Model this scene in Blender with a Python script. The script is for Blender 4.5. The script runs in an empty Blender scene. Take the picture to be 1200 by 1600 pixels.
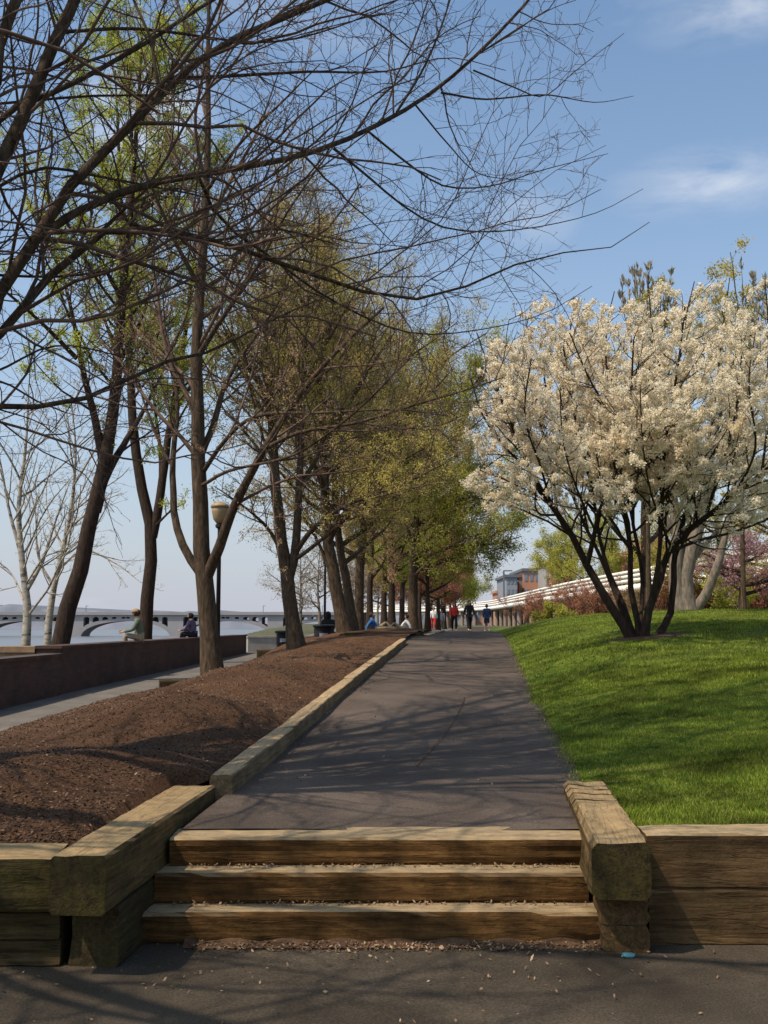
import bpy, bmesh, math, random
import numpy as np
from mathutils import Vector
random.seed(7)
rng = np.random.default_rng(11)
C = bpy.context.scene.collection
rad = math.radians

# ---------------------------------------------------------------- camera frame
F = 1600.0                      # focal length in photo pixels
TILT = rad(6.2)
EYE = 1.6
ct, st = math.cos(TILT), math.sin(TILT)
def W(px, py, Y):
    """world point seen at a photo pixel at distance Y (used to survey positions)"""
    u = (px-600)/F; v = (800-py)/F
    dy = ct - v*st; dz = st + v*ct
    k = Y/dy
    return (u*k, Y, EYE + dz*k)

# ---------------------------------------------------------------- land shape
def ip(v, pts):
    return np.interp(v, [p[0] for p in pts], [p[1] for p in pts])
PZ = [(0,.45),(6,.45),(24,1.08),(28,1.2),(32,1.27),(38,1.27),(50,1.18),(62,1.1),(100,1.0),(3000,1.0)]
def pz(y): return ip(y, PZ)
def XL(y): return ip(y, [(5.9,-1.1),(7.9,-.89),(12.1,-.57),(25,.55),(62,3.9),(100,7.3),(400,34)])
def XR(y): return ip(y, [(5.5,1.22),(7.0,1.34),(7.9,1.46),(12.1,1.80),(25,3.05),(62,6.6),(100,10.2),(400,38)])
def prz(y): return ip(y, [(0,0),(10,.03),(18,.1),(42,.4),(90,1.0),(400,1.0)])
def XE(y): return ip(y, [(0,-7.0),(5,-6.4),(10,-5.6),(13.7,-5.1),(17.8,-4.56),(34,-4.25),(60,-2.5),(100,0)])
def XWALL(y): return ip(y, [(0,-7.3),(18,-6.8),(42,-5.85),(60,-5.2)])
def XM(y): return np.where(np.asarray(y)<6.95, ip(y,[(4.8,-1.42),(6.95,-1.24)]), XL(y)-.12)
def mound(x, y):
    x = np.asarray(x, float); y = np.asarray(y, float)
    xr = XM(y); xe = XE(y)
    zr = pz(y)+.09
    zc = ip(y, [(5,.47),(6.5,.52),(9.5,.70),(13,.78),(16.6,.66),(20,.76),(24,.80),(27.5,.86),(29.5,.97),(31,1.02),(40,1.1),(60,1.1)])
    ze = prz(y)+.02
    xc = np.where(y < 9, -3.0, -2.8)*1.0
    t = np.clip((xr-x)/np.maximum(xr-xc, .1), 0, 1)
    z1 = zr + (zc-zr)*t + .09*np.sin(np.pi*t)
    s = np.clip((xc-x)/np.maximum(xc-xe, .1), 0, 1)
    z2 = zc + (ze-zc)*(s*s*(3-2*s)*.6+.4*s)
    z = np.where(x > xc, z1, z2)
    fade = np.clip((y-5.5)/1.2, 0, 1)
    z = z + fade*(.035*np.sin(x*2.1+y*1.3)+.03*np.sin(y*2.7-x*1.1))*np.clip(4*t*(1-t)+s, 0, 1)
    z = z + fade*np.clip(4*t*(1-t)+.5*s,0,1)*.15*ip(y,[(16,1),(20,.25),(40,.1)])*np.abs(np.sin(y*.92+x*.35+.5*np.sin(x*.9)))**1.5
    z = np.minimum(z, .485+np.maximum(y-5.2,0)*.22)
    z = np.where((y<6.93)&(x>ip(y,[(4.8,-1.56),(6.95,-1.40)])), np.minimum(z,.525), z)
    return z
def lawn(x, y):
    x = np.asarray(x, float); y = np.asarray(y, float)
    B = ip(y, [(5.5,.07),(7,.10),(10,.28),(14,.50),(18,.70),(35,.74),(50,.6),(75,.2),(100,0)])
    d = np.maximum(x-XR(y), 0)
    z = pz(y) + B*(1-np.exp(-d/1.8)) + .01
    z = z + np.clip(d/1.5, 0, 1)*np.clip((y-6)/3, 0, 1)*(.03*np.sin(x*.9+y*.7)+.025*np.sin(y*1.3-x*.5))
    return z

# ---------------------------------------------------------------- materials
def nodes(name):
    m = bpy.data.materials.new(name); m.use_nodes = True
    nt = m.node_tree; nt.nodes.clear()
    out = nt.nodes.new('ShaderNodeOutputMaterial')
    b = nt.nodes.new('ShaderNodeBsdfPrincipled')
    nt.links.new(b.outputs[0], out.inputs[0])
    return m, nt, b, out
def ramp(nt, fac, stops):
    r = nt.nodes.new('ShaderNodeValToRGB')
    while len(r.color_ramp.elements) < len(stops): r.color_ramp.elements.new(.5)
    for e, (p, c) in zip(r.color_ramp.elements, stops):
        e.position = p; e.color = (*c, 1) if len(c) == 3 else c
    nt.links.new(fac, r.inputs[0]); return r.outputs[0]
def noise(nt, vec, scale, detail=6, rough=.6, dist=0):
    n = nt.nodes.new('ShaderNodeTexNoise'); n.inputs['Scale'].default_value = scale
    n.inputs['Detail'].default_value = detail; n.inputs['Roughness'].default_value = rough
    n.inputs['Distortion'].default_value = dist
    if vec is not None: nt.links.new(vec, n.inputs['Vector'])
    return n.outputs['Fac']
def coord(nt, kind='Object', scale=(1,1,1)):
    t = nt.nodes.new('ShaderNodeTexCoord'); mp = nt.nodes.new('ShaderNodeMapping')
    mp.inputs['Scale'].default_value = scale
    nt.links.new(t.outputs[kind], mp.inputs[0]); return mp.outputs[0]
def bump(nt, b, h, strength=.4, dist=.01):
    n = nt.nodes.new('ShaderNodeBump'); n.inputs['Strength'].default_value = strength
    n.inputs['Distance'].default_value = dist
    nt.links.new(h, n.inputs['Height']); nt.links.new(n.outputs[0], b.inputs['Normal'])
def mix(nt, fac, a, b, mode='MIX'):
    m = nt.nodes.new('ShaderNodeMix'); m.data_type = 'RGBA'; m.blend_type = mode
    for sock, v in ((m.inputs[0], fac), (m.inputs[6], a), (m.inputs[7], b)):
        if isinstance(v, (int, float)): sock.default_value = v
        elif isinstance(v, tuple): sock.default_value = (*v, 1)
        else: nt.links.new(v, sock)
    return m.outputs[2]
def mat_noise(name, stops, scale=5, rough=.9, bstr=.3, bscale=None, bdist=.01, sc=(1,1,1), scale2=None, amt2=.5, kind='Object', spec=.2):
    m, nt, b, o = nodes(name)
    v = coord(nt, kind, sc)
    f = noise(nt, v, scale)
    col = ramp(nt, f, stops)
    if scale2:
        f2 = noise(nt, v, scale2, 3)
        g = ramp(nt, f2, [(.3,(1-amt2,)*3),(.7,(1+amt2*.6,)*3)])
        col = mix(nt, 1.0, col, g, 'MULTIPLY')
    nt.links.new(col, b.inputs['Base Color'])
    b.inputs['Roughness'].default_value = rough
    b.inputs['Specular IOR Level'].default_value = spec
    if bstr: bump(nt, b, noise(nt, v, bscale or scale*3, 8), bstr, bdist)
    return m
def mat_plain(name, col, rough=.6, metal=0, var=.12):
    m, nt, b, o = nodes(name)
    f = noise(nt, coord(nt), 9)
    c = ramp(nt, f, [(.3, tuple(max(0, k*(1-var)) for k in col)), (.7, tuple(min(1, k*(1+var)) for k in col))])
    nt.links.new(c, b.inputs['Base Color'])
    b.inputs['Roughness'].default_value = rough; b.inputs['Metallic'].default_value = metal
    b.inputs['Specular IOR Level'].default_value = .3
    return m
def mat_leaf(name, stops, trans=.35, rough=.7, cl_scale=.6, cl=(.6,1.25), patch=None):
    m, nt, b, o = nodes(name)
    g = nt.nodes.new('ShaderNodeNewGeometry')
    col = ramp(nt, g.outputs['Random Per Island'], stops)
    f = noise(nt, coord(nt, 'Object'), cl_scale, 3)
    k = ramp(nt, f, [(.35,(cl[0],)*3),(.65,(cl[1],)*3)])
    col = mix(nt, 1.0, col, k, 'MULTIPLY')
    if patch:
        pf = ramp(nt, noise(nt, coord(nt), .9, 5, .65), [(.56,(0,0,0)),(.70,(.75,.75,.75))])
        col = mix(nt, pf, col, patch)
    nt.links.new(col, b.inputs['Base Color'])
    b.inputs['Roughness'].default_value = rough; b.inputs['Specular IOR Level'].default_value = .15
    t = nt.nodes.new('ShaderNodeBsdfTranslucent'); nt.links.new(col, t.inputs[0])
    ms = nt.nodes.new('ShaderNodeMixShader'); ms.inputs[0].default_value = trans
    nt.links.new(b.outputs[0], ms.inputs[1]); nt.links.new(t.outputs[0], ms.inputs[2])
    nt.links.new(ms.outputs[0], o.inputs[0])
    return m
def mat_wood(name, c0, c1, c2, moss=0.0, stain=.5, top=None, front=0):
    m, nt, b, o = nodes(name)
    oi = nt.nodes.new('ShaderNodeObjectInfo')
    t = nt.nodes.new('ShaderNodeTexCoord')
    add = nt.nodes.new('ShaderNodeVectorMath'); add.operation = 'ADD'
    comb = nt.nodes.new('ShaderNodeCombineXYZ')
    mul = nt.nodes.new('ShaderNodeMath'); mul.operation = 'MULTIPLY'; mul.inputs[1].default_value = 37
    nt.links.new(oi.outputs['Random'], mul.inputs[0])
    for i in range(3): nt.links.new(mul.outputs[0], comb.inputs[i])
    nt.links.new(t.outputs['Object'], add.inputs[0]); nt.links.new(comb.outputs[0], add.inputs[1])
    mp = nt.nodes.new('ShaderNodeMapping'); mp.inputs['Scale'].default_value = (1.2, 22, 22)
    nt.links.new(add.outputs[0], mp.inputs[0])
    grain = noise(nt, mp.outputs[0], 2.2, 8, .65, .4)
    col = ramp(nt, grain, [(.28, c0), (.5, c1), (.72, c2)])
    mp2 = nt.nodes.new('ShaderNodeMapping'); mp2.inputs['Scale'].default_value = (.9, 13, 13)
    nt.links.new(add.outputs[0], mp2.inputs[0])
    crk = ramp(nt, noise(nt, mp2.outputs[0], 1.6, 3, .5, .15), [(.485,(1,1,1)),(.5,(.18,.15,.12)),(.508,(.18,.15,.12)),(.523,(1,1,1))])
    blot = noise(nt, add.outputs[0], 3.2, 6, .7)
    k = ramp(nt, blot, [(.32,(1-stain,)*3),(.6,(1.1,)*3)])
    col = mix(nt, 1.0, col, k, 'MULTIPLY')
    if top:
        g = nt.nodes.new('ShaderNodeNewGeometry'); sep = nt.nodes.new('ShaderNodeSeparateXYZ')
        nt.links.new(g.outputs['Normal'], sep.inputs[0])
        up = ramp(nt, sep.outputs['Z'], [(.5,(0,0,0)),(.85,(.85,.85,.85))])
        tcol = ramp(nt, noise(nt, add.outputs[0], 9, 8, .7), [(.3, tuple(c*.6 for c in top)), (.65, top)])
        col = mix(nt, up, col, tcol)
    if front:  # front faces darkened: moss and the trees' shade both painted into the colour
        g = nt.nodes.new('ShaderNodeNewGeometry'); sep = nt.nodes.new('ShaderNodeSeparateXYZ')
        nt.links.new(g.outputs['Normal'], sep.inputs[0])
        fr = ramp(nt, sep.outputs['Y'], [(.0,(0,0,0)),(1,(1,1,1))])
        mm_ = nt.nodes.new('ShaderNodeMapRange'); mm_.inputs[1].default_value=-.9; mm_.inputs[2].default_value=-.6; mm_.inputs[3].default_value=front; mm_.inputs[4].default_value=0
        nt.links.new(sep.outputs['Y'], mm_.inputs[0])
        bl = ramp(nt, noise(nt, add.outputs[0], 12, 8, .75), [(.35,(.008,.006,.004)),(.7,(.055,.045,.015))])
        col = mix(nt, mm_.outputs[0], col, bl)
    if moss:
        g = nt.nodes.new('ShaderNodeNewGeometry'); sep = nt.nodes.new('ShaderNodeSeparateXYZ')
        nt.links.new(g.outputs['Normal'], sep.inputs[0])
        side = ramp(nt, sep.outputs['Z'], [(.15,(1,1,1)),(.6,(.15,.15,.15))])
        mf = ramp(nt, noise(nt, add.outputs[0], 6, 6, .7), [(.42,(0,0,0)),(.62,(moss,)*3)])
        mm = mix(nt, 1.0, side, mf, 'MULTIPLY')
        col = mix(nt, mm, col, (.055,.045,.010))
    col = mix(nt, .4, col, crk, 'MULTIPLY')
    nt.links.new(col, b.inputs['Base Color'])
    b.inputs['Roughness'].default_value = .92; b.inputs['Specular IOR Level'].default_value = .15
    hh = mix(nt, .5, grain, noise(nt, add.outputs[0], 45, 6)); hh = mix(nt, .45, hh, crk, 'MULTIPLY')
    bump(nt, b, hh, .75, .012)
    return m
M = {}
M['asphalt'] = mat_noise('asphalt', [(.3,(.052,.038,.030)),(.55,(.100,.075,.058)),(.8,(.165,.125,.097))], 85, .95, .8, 200, .008, scale2=.9, amt2=.45)
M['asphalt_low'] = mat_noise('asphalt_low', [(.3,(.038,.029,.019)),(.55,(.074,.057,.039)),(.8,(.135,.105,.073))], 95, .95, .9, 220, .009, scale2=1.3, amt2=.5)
M['paving'] = mat_noise('paving', [(.3,(.10,.088,.078)),(.7,(.17,.15,.13))], 30, .9, .3, 90, .004, scale2=1.2, amt2=.25)
M['kerbstone'] = mat_noise('kerbstone', [(.3,(.33,.30,.26)),(.7,(.45,.41,.35))], 20, .9, .3, 80, .004)
M['concrete'] = mat_noise('concrete', [(.3,(.27,.25,.24)),(.7,(.38,.36,.34))], 4, .9, .2, 40, .01)
M['mulch'] = mat_noise('mulch', [(.28,(.032,.015,.007)),(.5,(.115,.056,.027)),(.74,(.22,.122,.066))], 70, 1, 1.0, 150, .03, scale2=1.3, amt2=.35)
M['soil'] = mat_noise('soil', [(.3,(.06,.032,.018)),(.7,(.12,.07,.04))], 20, 1, .8, 60, .02)
M['turf'] = mat_noise('turf', [(.3,(.04,.062,.006)),(.5,(.10,.145,.012)),(.7,(.19,.22,.03))], 14, 1, .8, 90, .03, scale2=.8, amt2=.45)
M['ground'] = mat_noise('ground', [(.3,(.05,.065,.025)),(.7,(.11,.09,.055))], .3, 1, .3, 5, .05)
M['bark'] = mat_noise('bark', [(.3,(.028,.018,.011)),(.55,(.082,.055,.034)),(.8,(.17,.12,.078))], 9, .95, .9, 30, .02, sc=(2.5,2.5,.6))
M['bark_dark'] = mat_noise('bark_dark', [(.3,(.018,.011,.008)),(.6,(.052,.033,.023)),(.85,(.11,.078,.052))], 9, .95, .9, 30, .02, sc=(2.5,2.5,.6))
M['twig'] = mat_noise('twig', [(.3,(.065,.040,.028)),(.7,(.17,.11,.078))], 6, .9, 0)
M['bark_red'] = mat_noise('bark_red', [(.3,(.045,.026,.022)),(.7,(.11,.066,.055))], 9, .95, .5, 30, .02)
M['bark_pale'] = mat_noise('bark_pale', [(.38,(.10,.08,.065)),(.46,(.30,.26,.21)),(.8,(.46,.41,.34))], 4, .9, .4, 20, .01, sc=(1,1,2.5))
M['bark_grey'] = mat_noise('bark_grey', [(.35,(.11,.085,.065)),(.7,(.27,.22,.17))], 7, .9, .7, 25, .02, sc=(2,2,.7))
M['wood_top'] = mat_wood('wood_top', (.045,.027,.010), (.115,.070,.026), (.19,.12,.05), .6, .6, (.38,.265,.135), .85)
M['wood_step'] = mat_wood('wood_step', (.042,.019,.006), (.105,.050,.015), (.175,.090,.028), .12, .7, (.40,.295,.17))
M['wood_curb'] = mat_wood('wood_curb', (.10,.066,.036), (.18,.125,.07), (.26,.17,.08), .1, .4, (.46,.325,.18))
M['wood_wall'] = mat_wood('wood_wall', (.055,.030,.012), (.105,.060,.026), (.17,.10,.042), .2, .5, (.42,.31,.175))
M['wood_dark'] = mat_wood('wood_dark', (.028,.018,.008), (.06,.040,.018), (.105,.072,.035), .6, .5)
M['brick_far'] = mat_plain('brick_far', (.42,.21,.14), .9)
M['leaf_green'] = mat_leaf('leaf_green', [(0,(.24,.28,.035)),(.5,(.40,.43,.06)),(1,(.55,.52,.12))], .6)
M['leaf_olive'] = mat_leaf('leaf_olive', [(0,(.32,.26,.05)),(.5,(.50,.42,.10)),(1,(.62,.50,.20))], .6)
M['leaf_yellow'] = mat_leaf('leaf_yellow', [(0,(.28,.28,.04)),(.5,(.44,.42,.07)),(1,(.56,.50,.14))], .5)
M['leaf_rust'] = mat_leaf('leaf_rust', [(0,(.26,.10,.06)),(.5,(.42,.18,.11)),(1,(.54,.28,.18))], .45)
M['leaf_brown'] = mat_leaf('leaf_brown', [(0,(.28,.17,.085)),(.5,(.42,.28,.15)),(1,(.54,.38,.22))], .5)
M['leaf_pale'] = mat_leaf('leaf_pale', [(0,(.34,.30,.23)),(1,(.52,.46,.36))], .4)
M['leaf_bud'] = mat_leaf('leaf_bud', [(0,(.26,.27,.12)),(1,(.42,.40,.22))], .4)
M['pink'] = mat_leaf('pink', [(0,(.30,.13,.15)),(.5,(.46,.24,.26)),(1,(.62,.40,.40))], .4)
M['blossom'] = mat_leaf('blossom', [(0,(.60,.44,.26)),(.18,(.87,.75,.54)),(.55,(.95,.87,.70)),(1,(.97,.93,.82))], .55, cl_scale=1.2, cl=(.92,1.05))
M['grass'] = mat_leaf('grass', [(0,(.06,.095,.008)),(.5,(.15,.21,.018)),(.85,(.26,.29,.035)),(1,(.40,.34,.11))], .4, cl_scale=2.2, cl=(.38,1.5), patch=(.27,.22,.06))
M['chips'] = mat_leaf('chips', [(0,(.035,.018,.010)),(.6,(.10,.055,.030)),(.95,(.17,.105,.062)),(1,(.34,.25,.17))], 0)
M['litter'] = mat_leaf('litter', [(0,(.10,.055,.028)),(.6,(.24,.15,.085)),(1,(.42,.31,.21))], .1)
M['white_paint'] = mat_plain('white_paint', (.80,.79,.76), .5)
M['cream'] = mat_plain('cream', (.80,.74,.66), .6)
M['column'] = mat_noise('column', [(.3,(.20,.15,.12)),(.7,(.30,.23,.19))], 1.5, .9, 0)
M['black_metal'] = mat_plain('black_metal', (.018,.018,.020), .5, .2)
M['lamp_tan'] = mat_plain('lamp_tan', (.30,.21,.11), .5)
M['lamp_white'] = mat_plain('lamp_white', (.82,.80,.72), .3)
M['skin'] = mat_plain('skin', (.46,.27,.19), .6)
M['haze_stone'] = mat_noise('haze_stone', [(.3,(.24,.23,.235)),(.7,(.31,.295,.29))], .15, .9, 0)  # distance haze mixed into the bridge's base colours
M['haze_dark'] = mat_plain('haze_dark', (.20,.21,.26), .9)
M['far_wood'] = mat_noise('far_wood', [(.3,(.12,.135,.165)),(.7,(.19,.20,.235))], .03, 1, 0)  # woodland on the far hills, bluish distance haze put into the colour
M['glass'] = mat_plain('glass', (.16,.20,.26), .15)
M['slate'] = mat_plain('slate', (.12,.13,.15), .7)
M['steel_blue'] = mat_plain('steel_blue', (.24,.25,.28), .7)
def cloth(n, c): M[n] = mat_plain(n, c, .9, 0, .2)
cloth('red_cloth', (.55,.045,.03)); cloth('black_cloth', (.014,.012,.014)); cloth('navy_cloth', (.03,.045,.11))
cloth('olive_cloth', (.13,.15,.11)); cloth('blue_cloth', (.04,.14,.36)); cloth('grey_cloth', (.30,.29,.32)); cloth('purple_cloth', (.12,.09,.16))
cloth('white_cloth', (.75,.73,.70)); cloth('hair_brown', (.05,.028,.015)); cloth('hair_black', (.012,.009,.008)); cloth('cap_tan', (.34,.22,.12))
cloth('khaki_cloth', (.28,.22,.14)); cloth('teal_wrap', (.10,.26,.28)); cloth('hair_red', (.16,.07,.03))
# brick
def mat_brick():
    m, nt, b, o = nodes('brick')
    v = coord(nt, 'Object')
    sep = nt.nodes.new('ShaderNodeSeparateXYZ'); nt.links.new(v, sep.inputs[0])
    cb = nt.nodes.new('ShaderNodeCombineXYZ')
    ad = nt.nodes.new('ShaderNodeMath'); ad.operation = 'ADD'
    nt.links.new(sep.outputs[0], ad.inputs[0]); nt.links.new(sep.outputs[1], ad.inputs[1])
    nt.links.new(ad.outputs[0], cb.inputs[0]); nt.links.new(sep.outputs[2], cb.inputs[1])
    br = nt.nodes.new('ShaderNodeTexBrick')
    br.inputs['Scale'].default_value = 1; br.inputs['Brick Width'].default_value = .21; br.inputs['Row Height'].default_value = .07
    br.inputs['Mortar Size'].default_value = .006
    br.inputs['Color1'].default_value = (.085,.034,.022,1); br.inputs['Color2'].default_value = (.05,.023,.016,1)
    br.inputs['Mortar'].default_value = (.06,.042,.032,1)
    nt.links.new(cb.outputs[0], br.inputs['Vector'])
    k = ramp(nt, noise(nt, v, 1.5, 5), [(.3,(.6,.6,.6)),(.7,(1.2,1.2,1.2))])
    nt.links.new(mix(nt, 1.0, br.outputs['Color'], k, 'MULTIPLY'), b.inputs['Base Color'])
    b.inputs['Roughness'].default_value = .9
    bump(nt, b, br.outputs['Fac'], -.4, .01)
    return m
M['brick'] = mat_brick()
def mat_water():
    m, nt, b, o = nodes('river_water')
    b.inputs['Base Color'].default_value = (.15,.155,.165,1); b.inputs['Roughness'].default_value = .35; b.inputs['Specular IOR Level'].default_value=.3
    bump(nt, b, noise(nt, coord(nt, 'Object', (.25,1,1)), 1.2, 6), .5, .12)
    return m
M['water'] = mat_water()

# ---------------------------------------------------------------- object helpers
def tag(o, label=None, cat=None, group=None, kind=None):
    if label: o['label'] = label
    if cat: o['category'] = cat
    if group: o['group'] = group
    if kind: o['kind'] = kind
    return o
def empty(name, loc, label=None, cat=None, group=None, rz=0):
    o = bpy.data.objects.new(name, None); C.objects.link(o); o.location = loc; o.rotation_euler = (0,0,rz)
    o.empty_display_size = .2
    return tag(o, label, cat, group)
def mesh_np(name, V, Fc, mat, parent=None, loc=None, smooth=False, n=4):
    """V (N,3), Fc (M,n) quads or tris"""
    me = bpy.data.meshes.new(name)
    V = np.asarray(V, np.float32); Fc = np.asarray(Fc, np.int32)
    k = Fc.shape[1]
    me.vertices.add(len(V)); me.vertices.foreach_set('co', V.ravel())
    me.loops.add(Fc.size); me.loops.foreach_set('vertex_index', Fc.ravel())
    me.polygons.add(len(Fc)); me.polygons.foreach_set('loop_start', np.arange(0, Fc.size, k, dtype=np.int32))
    me.polygons.foreach_set('loop_total', np.full(len(Fc), k, np.int32))
    if smooth: me.polygons.foreach_set('use_smooth', np.ones(len(Fc), bool))
    me.update(calc_edges=True)
    me.materials.append(mat)
    o = bpy.data.objects.new(name, me); C.objects.link(o)
    if parent: o.parent = parent
    if loc is not None: o.location = loc
    return o
def obj_bm(name, bm, mat, parent=None, loc=None, smooth=False):
    me = bpy.data.meshes.new(name); bmesh.ops.recalc_face_normals(bm, faces=bm.faces[:]); bm.to_mesh(me); bm.free()
    if smooth:
        for p in me.polygons: p.use_smooth = True
    me.materials.append(mat)
    o = bpy.data.objects.new(name, me); C.objects.link(o)
    if parent: o.parent = parent
    if loc is not None: o.location = loc
    return o
def bx(bm, x0, x1, y0, y1, z0, z1):
    v = [bm.verts.new(p) for p in ((x0,y0,z0),(x1,y0,z0),(x1,y1,z0),(x0,y1,z0),(x0,y0,z1),(x1,y0,z1),(x1,y1,z1),(x0,y1,z1))]
    for f in ((0,3,2,1),(4,5,6,7),(0,1,5,4),(1,2,6,5),(2,3,7,6),(3,0,4,7)): bm.faces.new([v[i] for i in f])
def lathe(bm, prof, n=20, c=(0,0)):
    rings = []
    for r, z in prof:
        rings.append([bm.verts.new((c[0]+r*math.cos(2*math.pi*i/n), c[1]+r*math.sin(2*math.pi*i/n), z)) for i in range(n)])
    for a, b in zip(rings, rings[1:]):
        for i in range(n): bm.faces.new((a[i], a[(i+1)%n], b[(i+1)%n], b[i]))
    bm.faces.new(rings[-1]); bm.faces.new(rings[0][::-1])
def sheet(name, xs, ys, zf, mat, kind='structure', xf=None):
    """xs: param values, ys; xf(u,y)->x"""
    U, Y = np.meshgrid(xs, ys)
    X = xf(U, Y) if xf else U
    Z = zf(X, Y)
    V = np.stack([X, Y, Z], -1).reshape(-1, 3)
    nx, ny = len(xs), len(ys)
    i = np.arange(nx*ny).reshape(ny, nx)
    Fc = np.stack([i[:-1,:-1], i[:-1,1:], i[1:,1:], i[1:,:-1]], -1).reshape(-1, 4)
    o = mesh_np(name, V, Fc, mat, smooth=True)
    if kind: o['kind'] = kind
    return o

# ---------------------------------------------------------------- ground
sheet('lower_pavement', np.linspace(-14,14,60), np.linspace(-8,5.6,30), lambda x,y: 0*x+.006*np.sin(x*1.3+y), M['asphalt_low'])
yy = np.concatenate([np.linspace(5.9,40,150), np.linspace(41,130,50)])
path = sheet('path', np.linspace(0,1,24), yy, lambda x,y: pz(y)+.006*np.sin(x*3+y*1.7), M['asphalt'],
      xf=lambda u,y: XL(y)-.04-.35*(y>24.9)*(1-u)+(XR(y)-XL(y)+.12)*u + np.where(u>.98, .035*np.sin(y*5.3)+.025*np.sin(y*13.1), 0))
U = np.concatenate([np.linspace(0,8,150), np.linspace(8.4,60,40)])
sheet('lawn', U, np.concatenate([np.linspace(5.56,30,220), np.linspace(30.5,130,80)]), lambda x,y: lawn(x,y), M['turf'], xf=lambda u,y: XR(y)+u)
sheet('mulch_bed', np.linspace(0,1,150), np.linspace(5.10,46,420),
      lambda x,y: mound(x,y)+.018*np.sin(x*9+3*np.sin(y*2))*np.sin(y*8), M['mulch'], xf=lambda u,y: XE(y)+.1+(XM(y)-XE(y)-.1)*u)
sheet('promenade', np.linspace(0,1,20), np.linspace(5.6,110,120), lambda x,y: prz(y)+.004, M['paving'], xf=lambda u,y: XWALL(y)-.1+(XE(y)+.25-XWALL(y)+.1)*u)
sheet('plaza', np.linspace(0,1,14), np.linspace(46,130,40), lambda x,y: pz(y)-.03, M['paving'], xf=lambda u,y: XE(y)+.3+(XL(y)-XE(y)-.3)*u)
def kz(x,y): return prz(y)+.06
sheet('promenade_kerb', np.array([0,.02,.2,.22]), np.linspace(5.6,46,80), lambda x,y: kz(x,y), M['kerbstone'], xf=lambda u,y: XE(y)+u)
def gz(x,y):
    z = ip(y, [(-40,-.35),(44,-.35),(60,.45),(128,.93),(140,.97),(4000,.97)])
    bank = ip(y, [(-60,-10.5),(60,-10.5),(120,-14),(400,-34),(1200,-100)])
    t = np.clip((bank - x)/6.0, 0, 1)
    return z*(1-t) + (-6.0)*t
def xg(u,y): return u
gx = np.concatenate([[-400,-200,-120],np.linspace(-110,-20,46),np.linspace(-19,-5,29),np.linspace(0,200,30),[400,900,1800,3000]])
gy = np.concatenate([np.linspace(-60,140,60), np.linspace(160,900,50), [1200,2000,3500]])
sheet('ground', gx, gy, gz, M['ground'])
sheet('river', np.linspace(-2500,50,30), np.linspace(-60,3500,30), lambda x,y: 0*x-3.5, M['water'])
# far bank ridge
def ridge(x,y):
    h = 13+9*np.clip((-x-150)/150,0,1)+2.5*np.sin(x*.006+1)+2.5*np.sin(x*.03)+1.3*np.sin(x*.11)+.8*np.sin(x*.31)
    return -4+np.clip((y-900)/30,0,1)*h
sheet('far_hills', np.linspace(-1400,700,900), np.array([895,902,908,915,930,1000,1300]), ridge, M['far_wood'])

# path crack
pts = [W(650,1200,7.9),W(668,1178,8.5),W(690,1150,9.4),W(710,1125,10.6),W(722,1102,12.0),W(725,1090,12.8)]
V=[];Fq=[]
for i,p in enumerate(pts):
    x,y = p[0],p[1]
    w=.006
    V += [(x-w,y,float(pz(y))+.012),(x+w,y,float(pz(y))+.012)]
    if i: Fq.append((2*i-2,2*i-1,2*i+1,2*i))
mesh_np('crack', V, Fq, M['soil'], path)

# ---------------------------------------------------------------- timbers
def timber(name, a, b, w, h, mat, parent=None, kerfs=(), rough=.006, bev=.012, seg=.09, label=None, seed=0):
    """squared log from a to b (centre of its underside), weathered edges; kerfs: saw cuts along it"""
    r = random.Random(seed+hash(name)%97)
    a = Vector(a); b = Vector(b); d = b-a; L = d.length
    n = max(3, int(L/seg))
    ts = [i/n*L for i in range(n+1)]
    for k in kerfs: ts += [k-.016, k-.006, k+.006, k+.016]
    ts = sorted(ts)
    # cross-section: rounded rectangle, 24 points
    sec = []
    hw = w/2
    m_ = 4
    pts = [(-hw+bev,0),(hw-bev,0),(hw,bev),(hw,h-bev),(hw-bev,h),(-hw+bev,h),(-hw,h-bev),(-hw,bev)]
    for i in range(8):
        p, q = pts[i], pts[(i+1)%8]
        k = m_ if i%2==0 else 1
        for j in range(k): sec.append((p[0]+(q[0]-p[0])*j/k, p[1]+(q[1]-p[1])*j/k))
    N = len(sec)
    bm = bmesh.new(); rings = []
    off = [r.uniform(-1,1)*rough for _ in range(N)]
    for ti, t in enumerate(ts):
        cut = any(abs(t-k) < .01 for k in kerfs)
        edge = 1-.03*(ti in (0,len(ts)-1))
        ring = []
        for i,(y,z) in enumerate(sec):
            s = .88 if cut else edge
            j = off[i]+r.uniform(-1,1)*rough*.6 + rough*.8*math.sin(t*2.3+i*.8+seed)
            cy, cz = y*s, (z-h/2)*s+h/2
            l = math.hypot(y, z-h/2)
            ring.append(bm.verts.new((t, cy+y/l*j, max(0, cz+(z-h/2)/l*j) if z > 0 else 0)))
        rings.append(ring)
    for A, B in zip(rings, rings[1:]):
        for i in range(N): bm.faces.new((A[i], A[(i+1)%N], B[(i+1)%N], B[i]))
    for R_, rev in ((rings[0], -1), (rings[-1], 1)):
        c = bm.verts.new((sum(v.co.x for v in R_)/N + rev*.002, 0, h/2))
        for i in range(N): bm.faces.new((R_[i], R_[(i+1)%N], c))
    o = obj_bm(name, bm, mat, parent, smooth=False)
    loc = a - (parent.location if parent else Vector((0,0,0)))
    o.location = loc
    o.rotation_euler = (0, -math.asin(d.z/L), math.atan2(d.y, d.x))
    if label: o['label'] = label
    return o

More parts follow.
